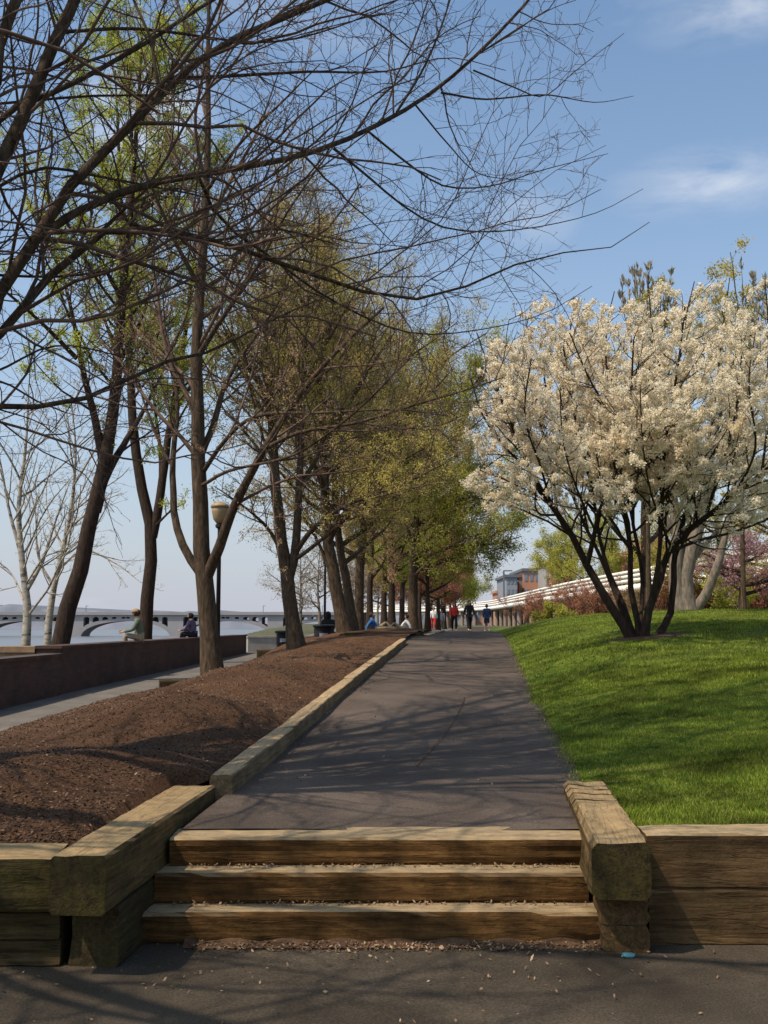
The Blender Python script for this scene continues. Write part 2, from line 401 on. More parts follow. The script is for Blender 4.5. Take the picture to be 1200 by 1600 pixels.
stair = empty('timber_steps', (0,5.4,0), 'three broad worn timber steps between two heavy beams, leading up to the asphalt path', 'steps')
sp = [(5.345,0,-1.24,1.10),(5.525,.15,-1.20,1.07),(5.70,.30,-1.16,1.10)]
for k,(y,z,x0,x1) in enumerate(sp):
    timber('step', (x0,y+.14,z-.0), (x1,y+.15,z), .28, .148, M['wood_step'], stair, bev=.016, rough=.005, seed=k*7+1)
# left cheek beam and supports
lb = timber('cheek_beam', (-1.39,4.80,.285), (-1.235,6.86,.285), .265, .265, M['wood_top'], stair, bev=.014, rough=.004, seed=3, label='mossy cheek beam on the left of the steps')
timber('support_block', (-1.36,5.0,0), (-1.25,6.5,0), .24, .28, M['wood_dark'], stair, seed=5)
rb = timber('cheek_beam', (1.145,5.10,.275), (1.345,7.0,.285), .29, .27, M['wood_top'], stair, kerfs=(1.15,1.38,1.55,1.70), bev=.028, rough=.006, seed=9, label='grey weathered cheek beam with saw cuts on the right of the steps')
timber('support_block', (1.175,5.19,.135), (1.30,6.4,.135), .235, .138, M['wood_wall'], stair, seed=12)
timber('support_block', (1.180,5.195,0), (1.30,6.4,0), .225, .134, M['wood_wall'], stair, seed=13)

rw = empty('timber_retaining_wall', (1.4,5.42,0), 'brown timber retaining wall holding up the lawn to the right of the steps', 'retaining wall')
timber('wall_beam', (1.325,5.44,0), (6.2,5.46,0), .27, .27, M['wood_wall'], rw, seed=21)
timber('wall_beam', (1.32,5.44,.274), (6.2,5.46,.274), .275, .272, M['wood_wall'], rw, seed=22)
lw = empty('timber_retaining_wall', (-1.6,5.0,0), 'mossy timber retaining wall holding back the mulch to the left of the steps', 'retaining wall')
timber('wall_beam', (-6.4,5.10,.12), (-1.52,5.10,.12), .25, .14, M['wood_dark'], lw, seed=30)
timber('wall_beam', (-6.4,5.12,0), (-1.52,5.12,0), .25, .118, M['wood_dark'], lw, seed=31)
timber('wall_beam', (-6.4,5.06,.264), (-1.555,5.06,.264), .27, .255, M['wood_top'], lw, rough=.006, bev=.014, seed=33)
# kerb of the path
kb = empty('timber_kerb', (-1.1,6.9,.4), 'long pale timber kerb between the mulch bed and the asphalt path', 'kerb')
ky = [6.88,9.2,11.6,14.0,16.5,19.0,21.6,24.9]
for i in range(len(ky)-1):
    y0, y1 = ky[i]+.008, ky[i+1]-.008
    timber('kerb_beam', (float(XL(y0))-.075,y0,float(pz(y0))-.04), (float(XL(y1))-.075,y1,float(pz(y1))-.04), .15, .17, M['wood_curb'], kb, seg=.16, bev=.01, rough=.004, seed=40+i)
# planter beyond the kerb
pl = empty('timber_planter', (-1.1,30,1.0), 'low dark timber bed edge across the far end of the mulch', 'planter')
timber('planter_beam', (-1.15,30,1.06), (1.15,30.1,1.06), .2, .27, M['wood_dark'], pl, seg=.3, seed=50)
timber('planter_beam', (1.2,30.15,1.06), (2.2,39,1.14), .2, .2, M['wood_curb'], pl, seg=.4, seed=51)
timber('planter_beam', (-1.2,30.2,1.06), (-1.2,42,1.1), .2, .24, M['wood_dark'], pl, seg=.4, seed=52)
sheet('planter_soil', np.linspace(0,1,20), np.linspace(30.1,46,30), lambda x,y: 1.25+0*x, M['mulch'], xf=lambda u,y: -1.15+(np.minimum(1.15+(y-30)*.11, XL(y)-.3)+1.15)*u)
for (p0,p1,h,s,lab) in (((-4.42,20.4,.13),(-2.6,20.9,.13),.36,60,'low mossy timber bench block beside the promenade, behind the nearest trunk'),
                ((-4.24,34.6,.30),(-2.6,35,.30),.42,61,'small low timber bench block by the promenade, left of the litter bin')):
    t = timber('timber_bench', p0, p1, .4, h, M['wood_dark'], None, seg=.3, bev=.02, seed=s)
    tag(t, lab, 'bench')

# ---------------------------------------------------------------- brick walls
def wall_mesh(name, p0, p1, z0, z1, th, mat, parent):
    a = Vector((p0[0],p0[1],0)); b = Vector((p1[0],p1[1],0)); L=(b-a).length
    bm = bmesh.new(); bx(bm, 0, L, -th/2, th/2, z0, z1)
    o = obj_bm(name, bm, mat, parent)
    o.location = a-Vector((parent.location.x, parent.location.y, 0)); o.rotation_euler=(0,0,math.atan2((b-a).y,(b-a).x)); return o
bw = empty('brick_wall', (-7.0,10,0), 'low dark brick wall along the river side of the promenade, near stretch', 'wall')
bw.location.z = 0
wall_mesh('wall', (-7.18,6), (-6.78,21.2), -.2, .92, .36, M['brick'], bw)
wall_mesh('coping', (-7.18,5.97), (-6.78,21.2), .922, .985, .42, M['brick'], bw)
bw2 = empty('brick_wall', (-6.9,21.3,0), 'taller dark brick wall stretch beyond the step in its top, below the leaning trunks', 'wall')
wall_mesh('wall', (-6.9,21.25), (-5.85,42), -.2, 1.08, .5, M['brick'], bw2)
wall_mesh('coping', (-6.9,21.22), (-5.85,42.04), 1.082, 1.14, .56, M['brick'], bw2)
bm = bmesh.new(); bx(bm,-7.95,-7.2,21.3,22.1,-.2,1.0); bx(bm,-8.0,-7.19,21.26,22.15,1.002,1.12)
M['tan_stone']=mat_noise('tan_stone',[(.3,(.16,.10,.06)),(.7,(.27,.18,.11))],6,.9,.4)
tag(obj_bm('wall_pier', bm, M['tan_stone']), 'small tan pier behind the brick wall at the left, next to the leaning trunk', 'pier')
cw = empty('concrete_wall', (-5.6,43,0), 'pale low concrete wall at the far end of the promenade, behind the litter bin', 'wall')
wall_mesh('wall', (-5.7,43), (-1.4,44.5), .2, 1.0, .3, M['concrete'], cw)
wall_mesh('coping', (-5.73,43), (-1.37,44.5), 1.002, 1.07, .38, M['concrete'], cw)

# ---------------------------------------------------------------- tree machinery
def resample(pts, K):
    P = np.array(pts, float)
    n = len(P)
    # catmull-rom through points
    out = []
    E = np.vstack([2*P[0]-P[1], P, 2*P[-1]-P[-2]])
    for i in range(n-1):
        p0,p1,p2,p3 = E[i],E[i+1],E[i+2],E[i+3]
        for t in np.linspace(0,1,8,endpoint=False):
            out.append(.5*((2*p1)+(-p0+p2)*t+(2*p0-5*p1+4*p2-p3)*t*t+(-p0+3*p1-3*p2+p3)*t**3))
    out.append(P[-1]); out = np.array(out)
    s = np.concatenate([[0], np.cumsum(np.linalg.norm(np.diff(out,axis=0),axis=1))])
    q = np.linspace(0, s[-1], K)
    return np.stack([np.interp(q, s, out[:,k]) for k in range(3)], -1)
def tubes(P, R, sides):
    N,K,_ = P.shape
    T = np.gradient(P, axis=1); T /= np.linalg.norm(T,axis=2,keepdims=True)+1e-9
    mt = P[:,-1]-P[:,0]; mt /= np.linalg.norm(mt,axis=1,keepdims=True)+1e-9
    ref = np.zeros((N,3)); idx = np.argmin(np.abs(mt),axis=1); ref[np.arange(N),idx] = 1
    n1 = np.cross(T, ref[:,None,:]); n1 /= np.linalg.norm(n1,axis=2,keepdims=True)+1e-9
    n2 = np.cross(T, n1)
    a = np.arange(sides)*2*np.pi/sides
    V = P[:,:,None,:] + R[:,:,None,None]*(np.cos(a)[None,None,:,None]*n1[:,:,None,:]+np.sin(a)[None,None,:,None]*n2[:,:,None,:])
    i = np.arange(N*K*sides).reshape(N,K,sides)
    j = np.roll(i,-1,axis=2)
    Fq = np.stack([i[:,:-1],j[:,:-1],j[:,1:],i[:,1:]],-1).reshape(-1,4)
    return V.reshape(-1,3), Fq
def spawn(P, R, rg, dens, lfac, ang=(35,65), K=8, t0=.2, t1=1.0, up=.1, wig=.15, rmin=.004, lmax=9, lmin=.1, rk=.6, out=None, flat=0, lrel=None, kr=.0095):
    N,Kp,_ = P.shape
    L = np.linalg.norm(np.diff(P,axis=1),axis=2).sum(1)
    cnt = np.maximum(1, np.round(dens*L*rg.uniform(.8,1.2,N))).astype(int)
    idx = np.repeat(np.arange(N), cnt)
    n = len(idx)
    t00 = np.broadcast_to(np.asarray(t0,float),(N,))[idx]
    start = np.concatenate([[0],np.cumsum(cnt)[:-1]])
    k = np.arange(n)-start[idx]
    t = t00+(t1-t00)*np.clip((k+rg.uniform(0,1,n))/cnt[idx],0,.999)
    f = t*(Kp-1); i0 = np.clip(f.astype(int),0,Kp-2); w = (f-i0)[:,None]
    p = P[idx,i0]*(1-w)+P[idx,i0+1]*w
    r = R[idx,i0]*(1-w[:,0])+R[idx,i0+1]*w[:,0]
    T = P[idx,i0+1]-P[idx,i0]; T /= np.linalg.norm(T,axis=1,keepdims=True)+1e-9
    q = rg.normal(size=(n,3)); q[:,2] *= (1-flat)
    q -= (q*T).sum(1,keepdims=True)*T; q /= np.linalg.norm(q,axis=1,keepdims=True)+1e-9
    a = np.radians(rg.uniform(ang[0],ang[1],n))[:,None]
    d = T*np.cos(a)+q*np.sin(a)
    base = L[idx] if lrel is None else lrel
    Lc = np.clip(base*lfac*(1-.55*(t-t00)/(1-t00+1e-6))*rg.uniform(.6,1.25,n), lmin, lmax)
    Q = np.zeros((n,K,3)); Q[:,0] = p
    stp = (Lc/(K-1))[:,None]
    for s in range(1,K):
        d = d + rg.normal(size=(n,3))*wig + np.array([0,0,up])
        if out is not None: d = d + out
        d /= np.linalg.norm(d,axis=1,keepdims=True)
        Q[:,s] = Q[:,s-1]+d*stp
    r0 = np.maximum(np.minimum(r*rk, Lc*kr+rmin), rmin)
    RR = r0[:,None]*np.linspace(1,.35,K)[None,:]; RR = np.maximum(RR, rmin*.6)
    return Q, RR
def pick(Ps, rg, n, t0=.3):
    """n random points along polylines"""
    P = Ps; N,K,_ = P.shape
    i = rg.integers(0,N,n); t = rg.uniform(t0,1,n)*(K-1); k = np.clip(t.astype(int),0,K-2); w=(t-k)[:,None]
    return P[i,k]*(1-w)+P[i,k+1]*w
def leafquads(c, size, rg, aspect=.5, droop=0, jit=.3):
    n = len(c)
    a = rg.normal(size=(n,3)); a[:,2] -= droop; a /= np.linalg.norm(a,axis=1,keepdims=True)
    b = np.cross(a, rg.normal(size=(n,3))); b /= np.linalg.norm(b,axis=1,keepdims=True)+1e-9
    s = size*rg.uniform(1-jit,1+jit,n)[:,None]
    nn = np.cross(a,b)
    V = np.stack([c, c+a*s*.5+b*s*aspect*.5+nn*s*.08, c+a*s, c+a*s*.5-b*s*aspect*.5+nn*s*.08],1).reshape(-1,3)
    return V, np.arange(4*n).reshape(n,4)
def join(parts):
    Vs=[];Fs=[];o=0
    for V,Fq in parts:
        Vs.append(V); Fs.append(Fq+o); o+=len(V)
    return np.vstack(Vs), np.vstack(Fs)
def tree(name, label, group, base, limbs, bark, levels, leaf=None, seed=1, K0=18, sides0=12, cat='tree', flare=True, twig_mat=None, clip=None):
    """limbs: list of (pts, r0, r1, t0, spawnscale). levels: list of spawn kwargs. leaf: list of dicts"""
    rg = np.random.default_rng(seed)
    root = empty(name, base, label, cat, group)
    b = np.array(base)
    P0 = np.stack([resample(l[0],K0) for l in limbs]); 
    R0 = np.stack([np.linspace(l[1]**.8,l[2]**.8,K0)**1.25 for l in limbs])
    for i,l in enumerate(limbs):
        if len(l) > 4 and l[4]:   # root flare
            R0[i,0] *= 1.3
    P0[:,1:-1] += rg.normal(size=P0[:,1:-1].shape)*.012*np.minimum(1,R0[:,1:-1,None]*6)
    t0 = np.array([l[3] for l in limbs])
    trunkV, trunkF = tubes(P0-b, R0, sides0)
    allP = [(P0,R0)]
    cur = (P0,R0); br = []
    for li, kw in enumerate(levels):
        kw = dict(kw); sd = kw.pop('sides',4); only = kw.pop('src',None); thin = kw.pop('keep',True)
        src = cur if only is None else allP[only]
        if li == 0 or only == 0: kw['t0'] = t0
        Q, RR = spawn(src[0], src[1], rg, **kw)
        if clip is not None:
            ok = clip(Q[:,-1]); Q, RR = Q[ok], RR[ok]
        allP.append((Q,RR)); cur = (Q,RR)
        br.append(tubes(Q-b, RR, sd))
    mesh_np('trunk', trunkV, trunkF, bark, root, smooth=True)
    pieces = [join(br)]; mats = [twig_mat or bark]; mi = [len(pieces[0][1])]
    if leaf:
        for lf in leaf:
            src = allP[lf.get('src',-1)][0]
            pts = pick(src, rg, lf['n'], lf.get('t0',.3))
            if lf.get('clus'):
                c = np.repeat(pts, lf['clus'], axis=0) + rg.normal(size=(lf['n']*lf['clus'],3))*lf['spread']
            else:
                c = pts + rg.normal(size=pts.shape)*lf.get('spread',.03)
            v, f = leafquads(c-b, lf['size'], rg, lf.get('aspect',.5), lf.get('droop',0))
            pieces.append((v, f)); mats.append(lf['mat']); mi.append(len(f))
    v, f = join(pieces)
    o = mesh_np('crown', v, f, mats[0], root, smooth=True)
    for m_ in mats[1:]: o.data.materials.append(m_)
    idx = np.repeat(np.arange(len(mi)), mi).astype(np.int32)
    if len(idx) == len(o.data.polygons): o.data.polygons.foreach_set('material_index', idx)
    return root
def L(pts, r0, r1, t0=.15, flare=False): return ([W(*p) for p in pts], r0, r1, t0, flare)

# ---- overhanging bare tree, trunk just off the left edge
T0 = (-4.7, 5.6, .45)
def tp(z): return (T0[0]-.02*z, T0[1]+.05*z, z)
fl = []
fl.append(([(T0[0],T0[1],.3), tp(1.2), tp(2.2), tp(3.2)], .27, .20, .9, True))
fl.append(([tp(3.0), (-4.9,5.6,4.5), (-5.0,5.4,6.5), (-4.8,5.0,9), (-4.9,4.8,11.5)], .19, .03, .15, False))
def LF(start, pts, r0, r1, t0=.2): return ([start]+[W(*p) for p in pts], r0, r1, t0, False)
fl.append(LF(tp(2.2), [(-150,640,6.3),(0,455,6.6),(60,368,6.7),(110,290,6.8),(200,200,7.0),(330,80,7.4),(510,0,7.9),(700,-90,8.5)], .115, .02, .3))
fl.append(LF(tp(2.0), [(-150,630,6.4),(0,522,6.8),(70,440,7.0),(140,378,7.2),(205,350,7.4),(340,378,7.8),(440,412,8.1),(550,450,8.5),(625,468,8.8),(700,458,9.1),(780,425,9.3),(850,398,9.5),(950,388,9.8),(1015,347,10)], .085, .005, .22))
fl.append(L([(55,374,6.68),(150,315,6.9),(250,283,7.1),(330,270,7.3),(480,240,7.8),(600,190,8.2),(700,125,8.6),(790,40,8.9),(860,-40,9.2)], .055, .018, .12))
fl.append(L([(522,232,7.9),(580,280,8.3),(635,325,8.7),(700,357,9.0),(800,360,9.5),(925,335,9.9),(1005,295,10.2)], .022, .004, .1))
fl.append(L([(575,205,8.1),(650,265,8.4),(700,292,8.7),(770,290,9.0),(850,265,9.3),(950,240,9.7)], .020, .004, .1))
fl.append(L([(650,165,8.4),(700,225,8.8),(750,272,9.1),(830,282,9.5)], .016, .004, .1))
fl.append(L([(690,145,8.5),(760,155,8.9),(850,148,9.2),(930,160,9.6),(990,150,9.9)], .020, .004, .1))
fl.append(L([(740,110,8.7),(800,135,9.1),(850,150,9.5),(900,110,9.7),(975,52,10)], .016, .004, .1))
fl.append(L([(620,175,8.3),(660,110,8.4),(690,40,8.5),(715,-40,8.6)], .022, .010, .1))
fl.append(L([(690,135,8.5),(740,90,8.2),(850,20,8.4),(900,0,8.6)], .014, .004, .1))
fl.append(L([(205,350,7.4),(290,372,7.6),(345,375,7.6),(430,358,7.9),(520,380,8.4)], .030, .008, .1))
fl.append(L([(310,275,7.25),(345,345,7.7),(420,400,8.2),(520,470,8.9),(640,520,9.8),(750,515,10.4),(850,490,10.8),(925,447,11.2)], .026, .005, .1))
fl.append(LF(tp(2.4), [(-60,330,6.0),(0,255,6.2),(35,180,6.3),(75,90,6.4),(125,-20,6.6),(170,-140,6.8)], .12, .05, .25))
fl.append(LF(tp(2.8), [(-60,180,5.8),(0,60,5.9),(50,-60,6.0),(100,-200,6.2)], .10, .04, .3))
fl.append(L([(-40,330,6.3),(0,185,6.5),(100,138,6.8),(215,75,7.2),(325,5,7.7),(440,-60,8.3)], .045, .015, .2))
fl.append(L([(-60,170,6.6),(0,162,6.8),(140,150,7.1),(250,148,7.5),(310,135,7.8),(420,70,8.2),(600,20,8.8)], .020, .006, .2))
fl.append(L([(100,50,6.8),(220,45,7.2),(420,66,7.9),(560,30,8.4),(640,-10,8.8)], .026, .006, .1))
fl.append(L([(265,122,7.2),(380,118,7.7),(480,112,8.1),(600,112,8.7),(700,90,9.2),(790,110,9.7)], .030, .005, .1))
fl.append(LF(tp(1.8), [(-150,650,6.6),(0,640,7.0),(80,633,7.3),(150,618,7.6),(190,598,7.8),(240,570,8.0),(330,548,8.5),(450,488,9.3),(600,430,10.2)], .062, .006, .25))
fl.append(L([(0,640,7.0),(60,660,7.5),(100,690,8)], .012, .004, .1))
fl.append(L([(-100,620,6.8),(0,578,7.2),(90,540,7.6),(200,560,8.2),(330,600,8.8)], .02, .005, .1))
fl.append(L([(-80,350,6.4),(0,290,6.6),(70,262,6.8),(150,275,7.2),(230,290,7.6),(330,310,8.2),(470,350,9)], .026, .006, .1))
fl.append(L([(0,430,7.0),(100,432,7.4),(200,415,7.8),(270,385,8.2),(380,340,8.8),(500,270,9.4)], .02, .006, .1))
nv = len(fl)
# limbs away from the view: over the lower pavement and behind
for (zz, tgt, r) in ((2.6,[(-4.2,3.4,4.6),(-3.4,1.8,6.2),(-2.6,.6,7.4)],.10),(2.4,[(-3.4,4.2,4.4),(-2.2,3.2,5.9),(-1.2,2.4,7.2)],.09),
                     (3.0,[(-5.6,3.8,5.0),(-6.2,2.0,6.8),(-6.5,.8,8.2)],.10),(2.7,[(-6.2,6.3,4.6),(-7.8,7.2,6.2),(-9,8,7.5)],.10),
                     (3.1,[(-3.6,5.4,5.2),(-2.2,5.2,7.2),(-1.0,5.2,8.6)],.09),(3.0,[(-4.0,7.0,5.4),(-3.0,8.6,7.6),(-2.2,10,9.4)],.09),
                     (2.2,[(-4.4,4.2,3.6),(-4.0,2.9,4.8),(-3.2,2.2,5.6)],.07)):
    fl.append(([tp(zz)]+tgt, r, .02, .3, False))
for (zz, tgt, r) in ((3.1,[(-4.4,6.2,6.0),(-3.6,7.4,8.6),(-2.4,9.2,10.8)],.14),(3.2,[(-4.2,5.9,6.2),(-2.8,6.6,9.0),(-.8,7.6,11.2)],.14),(3.2,[(-4.6,6.6,6.5),(-4.2,8.8,9.2),(-3.6,11.4,11.6)],.13),
                     (4.4,[(-3.8,6.4,8.2),(-2.0,8.0,10.6),(.4,9.8,12.2)],.12),(4.6,[(-4.4,7.4,8.6),(-3.2,10.4,11),(-1.6,13.2,12.8)],.12),(4.2,[(-4.0,5.2,7.6),(-2.4,5.0,9.4),(-.4,5.2,10.8)],.12),
                     (4.8,[(-3.6,5.0,8.6),(-1.6,6.6,11),(1.2,7.4,12.4)],.10)):
    fl.append(([(-4.88,5.6,zz)]+tgt, r, .03, .3, False))
fl = [fl[0]]+[(l[0],l[1]*.52,l[2]*.65,*l[3:]) for l in fl[1:nv]]+fl[nv:]
def bclip(E):
    px = 600+1600*E[:,0]/np.maximum(E[:,1],.5)
    return (E[:,1]<5)|(px<965)|(E[:,2]>1.6+.64*E[:,1])
tree('bare_tree', 'bare dark tree overhanging from the left edge, long limbs across the top of the view', None, T0, fl, M['bark'],
     [dict(dens=2.7, lfac=.36, ang=(30,60), K=10, up=.0, wig=.15, rmin=.0036, lmax=2.6, lmin=.5, rk=.5, kr=.0065, sides=5, flat=.3),
      dict(dens=4.0, lfac=.45, ang=(30,60), K=7, up=.02, wig=.18, rmin=.0029, kr=.006, lmax=1.0, lmin=.2, sides=4, t0=.1),
      dict(dens=7.5, lfac=.5, ang=(30,60), K=5, up=.03, wig=.22, rmin=.0022, kr=.006, lmax=.45, lmin=.1, sides=3, t0=.1)],
     leaf=[dict(n=9000, size=.012, mat=M['leaf_rust'], aspect=.7, spread=.004, name='buds')],
     seed=5, sides0=12, twig_mat=M['twig'], clip=bclip)

# ---- main row on the mulch
ROW = 'trees in the row along the mulch bed'
MID = [dict(dens=1.6, lfac=.42, ang=(30,55), K=9, up=.05, wig=.10, rmin=.008, lmax=3.6, lmin=.8, sides=5),
       dict(dens=2.2, lfac=.45, ang=(30,60), K=7, up=.05, wig=.12, rmin=.0065, lmax=1.6, lmin=.35, sides=4, t0=.15),
       dict(dens=3.4, lfac=.45, ang=(30,60), K=5, up=.04, wig=.15, rmin=.005, lmax=.7, lmin=.18, sides=3, t0=.1)]
def zt(px, py, Y, f): 
    p = W(px,py,Y); return (p[0],p[1],float(f(p[0],p[1]))-.03)
b1 = zt(333,1072,16.6,mound)
Y=16.6
t1 = [([b1,W(328,1010,Y),W(322,950,Y),W(317,885,Y),W(313,800,Y),W(311,720,Y),W(308,640,Y),W(308,520,Y),W(315,420,Y),W(320,330,Y),W(325,200,Y),W(325,80,Y),W(328,-60,Y)],.165,.022,.28,True),
      L([(322,905,Y),(338,865,Y-.2),(362,800,Y-.5),(390,745,Y-.8),(420,690,Y-1),(470,615,Y-1.3),(530,545,Y-1.6),(600,480,Y-1.8)],.095,.02,.2),
      L([(316,900,Y),(296,870,Y),(280,838,Y+.1),(272,790,Y+.2),(270,720,Y+.3),(277,640,Y+.5),(268,560,Y+.7),(240,470,Y+1)],.075,.015,.3),
      L([(415,700,Y-1),(470,675,Y-1.6),(560,660,Y-2.3),(650,632,Y-3),(720,612,Y-3.5),(785,590,Y-4)],.035,.008,.1),
      L([(316,740,Y),(350,690,Y-.6),(400,650,Y-1.4),(500,645,Y-2.4),(620,640,Y-3.2),(700,650,Y-3.8)],.04,.008,.1),
      L([(313,715,Y),(335,660,Y+.2),(352,600,Y+.4),(385,545,Y+.6),(430,480,Y+.9),(470,400,Y+1.2)],.06,.012,.15),
      L([(310,660,Y),(285,600,Y+.5),(255,520,Y+1),(215,430,Y+1.6),(180,340,Y+2)],.05,.01,.15),
      L([(308,560,Y),(345,500,Y-.5),(400,420,Y-1),(450,330,Y-1.4),(520,230,Y-1.8)],.05,.01,.1),
      L([(313,450,Y),(280,390,Y-.4),(240,300,Y-.8),(190,190,Y-1.2)],.045,.01,.1),
      L([(318,380,Y),(350,300,Y+.6),(400,210,Y+1.2),(440,100,Y+1.8)],.045,.01,.1),
      L([(322,300,Y),(370,230,Y-.8),(440,160,Y-1.5),(500,100,Y-2.2)],.035,.008,.1),
      L([(324,240,Y),(280,180,Y+.6),(230,100,Y+1.2),(200,0,Y+1.6)],.035,.008,.1),
      L([(312,760,Y),(360,735,Y-1),(430,720,Y-2.2),(480,700,Y-3),(560,640,Y-4),(640,560,Y-5)],.03,.008,.2)]
tree('young_elm', 'tall bare-branched tree with a greyish trunk forking low, nearest in the mulch bed', ROW, b1, t1, M['bark'],
     MID, twig_mat=M['twig'], leaf=[dict(n=14000, size=.035, mat=M['leaf_brown'], spread=.02, aspect=.5)], seed=21)
def auto_limbs(b, top, n, r, spread, rg, f0=.3, tall=1.0):
    """stem list for a tree whose main stem goes b -> top"""
    out = []
    b = np.array(b); top = np.array(top); H = np.linalg.norm(top-b)
    for i in range(n):
        t = f0 + (1-f0)*(i+.3)/n*.8
        s = b+(top-b)*t
        a = rg.uniform(0,2*math.pi); R_ = spread*(1-.45*t)*rg.uniform(.75,1.2)
        e = s+np.array([math.cos(a)*R_, math.sin(a)*R_, H*rg.uniform(.22,.38)*tall])
        m1 = s+(e-s)*.35+np.array([0,0,-.02*H]); m2 = s+(e-s)*.7+rg.normal(size=3)*.15
        out.append(([tuple(s),tuple(m1),tuple(m2),tuple(e)], r*(1-.6*t)*.55, r*.08, .15, False))
    return out
def lv(s=1.0, r=1.0, d=1.0):
    return [dict(dens=1.5*d/s, lfac=.42, ang=(30,55), K=8, up=.05, wig=.10, rmin=.010*r, lmax=3.2*s, lmin=.7*s, sides=4),
            dict(dens=2.0*d/s, lfac=.45, ang=(30,60), K=6, up=.05, wig=.13, rmin=.008*r, lmax=1.5*s, lmin=.35*s, sides=3, t0=.15),
            dict(dens=2.6*d/s, lfac=.5, ang=(30,60), K=4, up=.03, wig=.16, rmin=.006*r, lmax=.7*s, lmin=.18*s, sides=3, t0=.1)]
rg = np.random.default_rng(3)
Y=27.5; b2 = zt(463,1015,Y,mound)
t2 = [([b2,W(457,960,Y),W(451,925,Y),W(448,895,Y),W(440,850,Y),W(432,780,Y),W(428,700,Y),W(420,600,Y),W(415,480,Y),W(410,330,Y)],.215,.025,.4,True),
      L([(450,910,Y),(460,865,Y),(467,790,Y),(470,700,Y),(474,600,Y),(480,480,Y),(490,350,Y)],.13,.02,.25),
      L([(443,868,Y),(420,828,Y),(392,800,Y-.5),(362,778,Y-1),(335,760,Y-1.5)],.06,.012,.2),
      L([(463,862,Y),(490,825,Y-.5),(540,790,Y-1.5),(620,760,Y-3),(700,722,Y-4)],.075,.012,.2),
      L([(460,875,Y),(500,845,Y-.5),(560,790,Y-1),(610,700,Y-1.5),(660,640,Y-2)],.06,.012,.2),
      L([(430,740,Y),(395,690,Y+.5),(350,640,Y+1),(310,600,Y+1)],.06,.012,.2),
      L([(468,760,Y),(505,700,Y+.5),(550,620,Y+1),(600,520,Y+1)],.07,.012,.2),
      L([(425,640,Y),(380,560,Y-1),(340,480,Y-1.5)],.05,.012,.2),
      L([(474,600,Y),(520,520,Y-1),(570,430,Y-2)],.05,.012,.2),
      L([(416,500,Y),(450,420,Y+1),(460,320,Y+2)],.05,.012,.2)]
tree('young_elm', 'tree with a V-shaped fork above the second mulch-bed trunk, in front of the litter bin', ROW, b2, t2, M['bark'], lv(1.0,.9,1.6), twig_mat=M['twig'],
     leaf=[dict(n=13000, clus=4, size=.058, mat=M['leaf_olive'], spread=.07, name='foliage')], seed=22)
def stem(pts, r0, r1, b, Y, extra, n, spread, seed, name, label, group, bark, leaf, lvv, tall=1, f0=.35):
    rgx = np.random.default_rng(seed)
    P = [b]+[W(x,y,Y) for x,y in pts]
    limbs = [(P, r0, r1, f0, True)]+[L([(x,y,Y+dy) for x,y,dy in e], r, r*.15, .2) for e,r in extra]
    limbs += auto_limbs(P[max(1,len(P)//2-1)], P[-1], n, r0, spread, rgx, .0, tall)
    return tree(name, label, group, b, limbs, bark, lvv, leaf, seed, twig_mat=M['twig'])
def G(z=None):
    return lambda x,y: z
for (Y,bp,pts,r0,extra,n,spr,sd,lab,lf) in (
   (33,(540,1003),[(532,955),(522,900),(512,840),(508,760),(505,640),(500,520),(495,400)],.23,[([(522,905,0),(505,865,0),(487,828,0),(470,800,-.5)],.09),([(512,850,0),(540,800,-1),(600,740,-2),(680,690,-3)],.1)],12,4.0,31,
     'thick leaning tree trunk beside the black litter bin, third along the mulch bed',[dict(n=11000,clus=4,size=.07,mat=M['leaf_olive'],spread=.09),dict(n=40000,size=.05,mat=M['leaf_brown'],spread=.2)]),
   (38,(553,995),[(547,950),(538,890),(528,835),(522,740),(515,600),(518,480)],.19,[],11,4.2,32,
     'slimmer leaning tree just right of the thick trunk by the bin',[dict(n=10000,clus=4,size=.075,mat=M['leaf_olive'],spread=.10),dict(n=34000,size=.055,mat=M['leaf_brown'],spread=.22)]),
   (41,(560,993),[(561,940),(563,880),(568,820),(572,720),(578,600),(590,490)],.21,[([(574,700,0),(640,620,-1),(700,560,-2),(760,520,-3)],.1),([(570,780,0),(640,720,-1),(720,680,-2),(770,640,-3)],.1)],13,5.4,33,
     'straight dark tree, rightmost of the close trio by the timber planter',[dict(n=10000,clus=4,size=.078,mat=M['leaf_olive'],spread=.10),dict(n=45000,size=.055,mat=M['leaf_brown'],spread=.25)]),
   (50,(645,987),[(645,950),(646,900),(650,840),(652,750),(657,670),(660,560)],.27,[([(655,700,0),(700,640,-1),(750,590,-2),(780,540,-3)],.12),([(652,760,0),(700,720,-1),(760,690,-2)],.1),([(648,890,0),(670,845,0),(720,790,0),(790,770,0)],.14),([(650,850,0),(690,800,-1),(740,775,-2),(800,790,-3)],.10),([(648,900,0),(680,870,-2),(730,840,-3),(780,830,-4)],.10),([(650,860,0),(625,800,0),(600,780,0)],.1),([(648,880,0),(700,856,-1),(770,850,-2),(815,838,-2)],.12)],12,5.2,34,
     'straight dark tree next to the path, bright green leaves reaching over it',[dict(n=20000,clus=4,size=.10,mat=M['leaf_green'],spread=.13),dict(n=30000,size=.085,mat=M['leaf_brown'],spread=.3)]),
   ):
    bb = zt(bp[0],bp[1],Y,lambda x,y: min(1.25,float(pz(y))+.05))
    stem(pts, r0, .03, bb, Y, extra, n, spr, sd, 'shade_tree', lab, ROW, M['bark'], lf, lv(1.2,1.1,1.6))

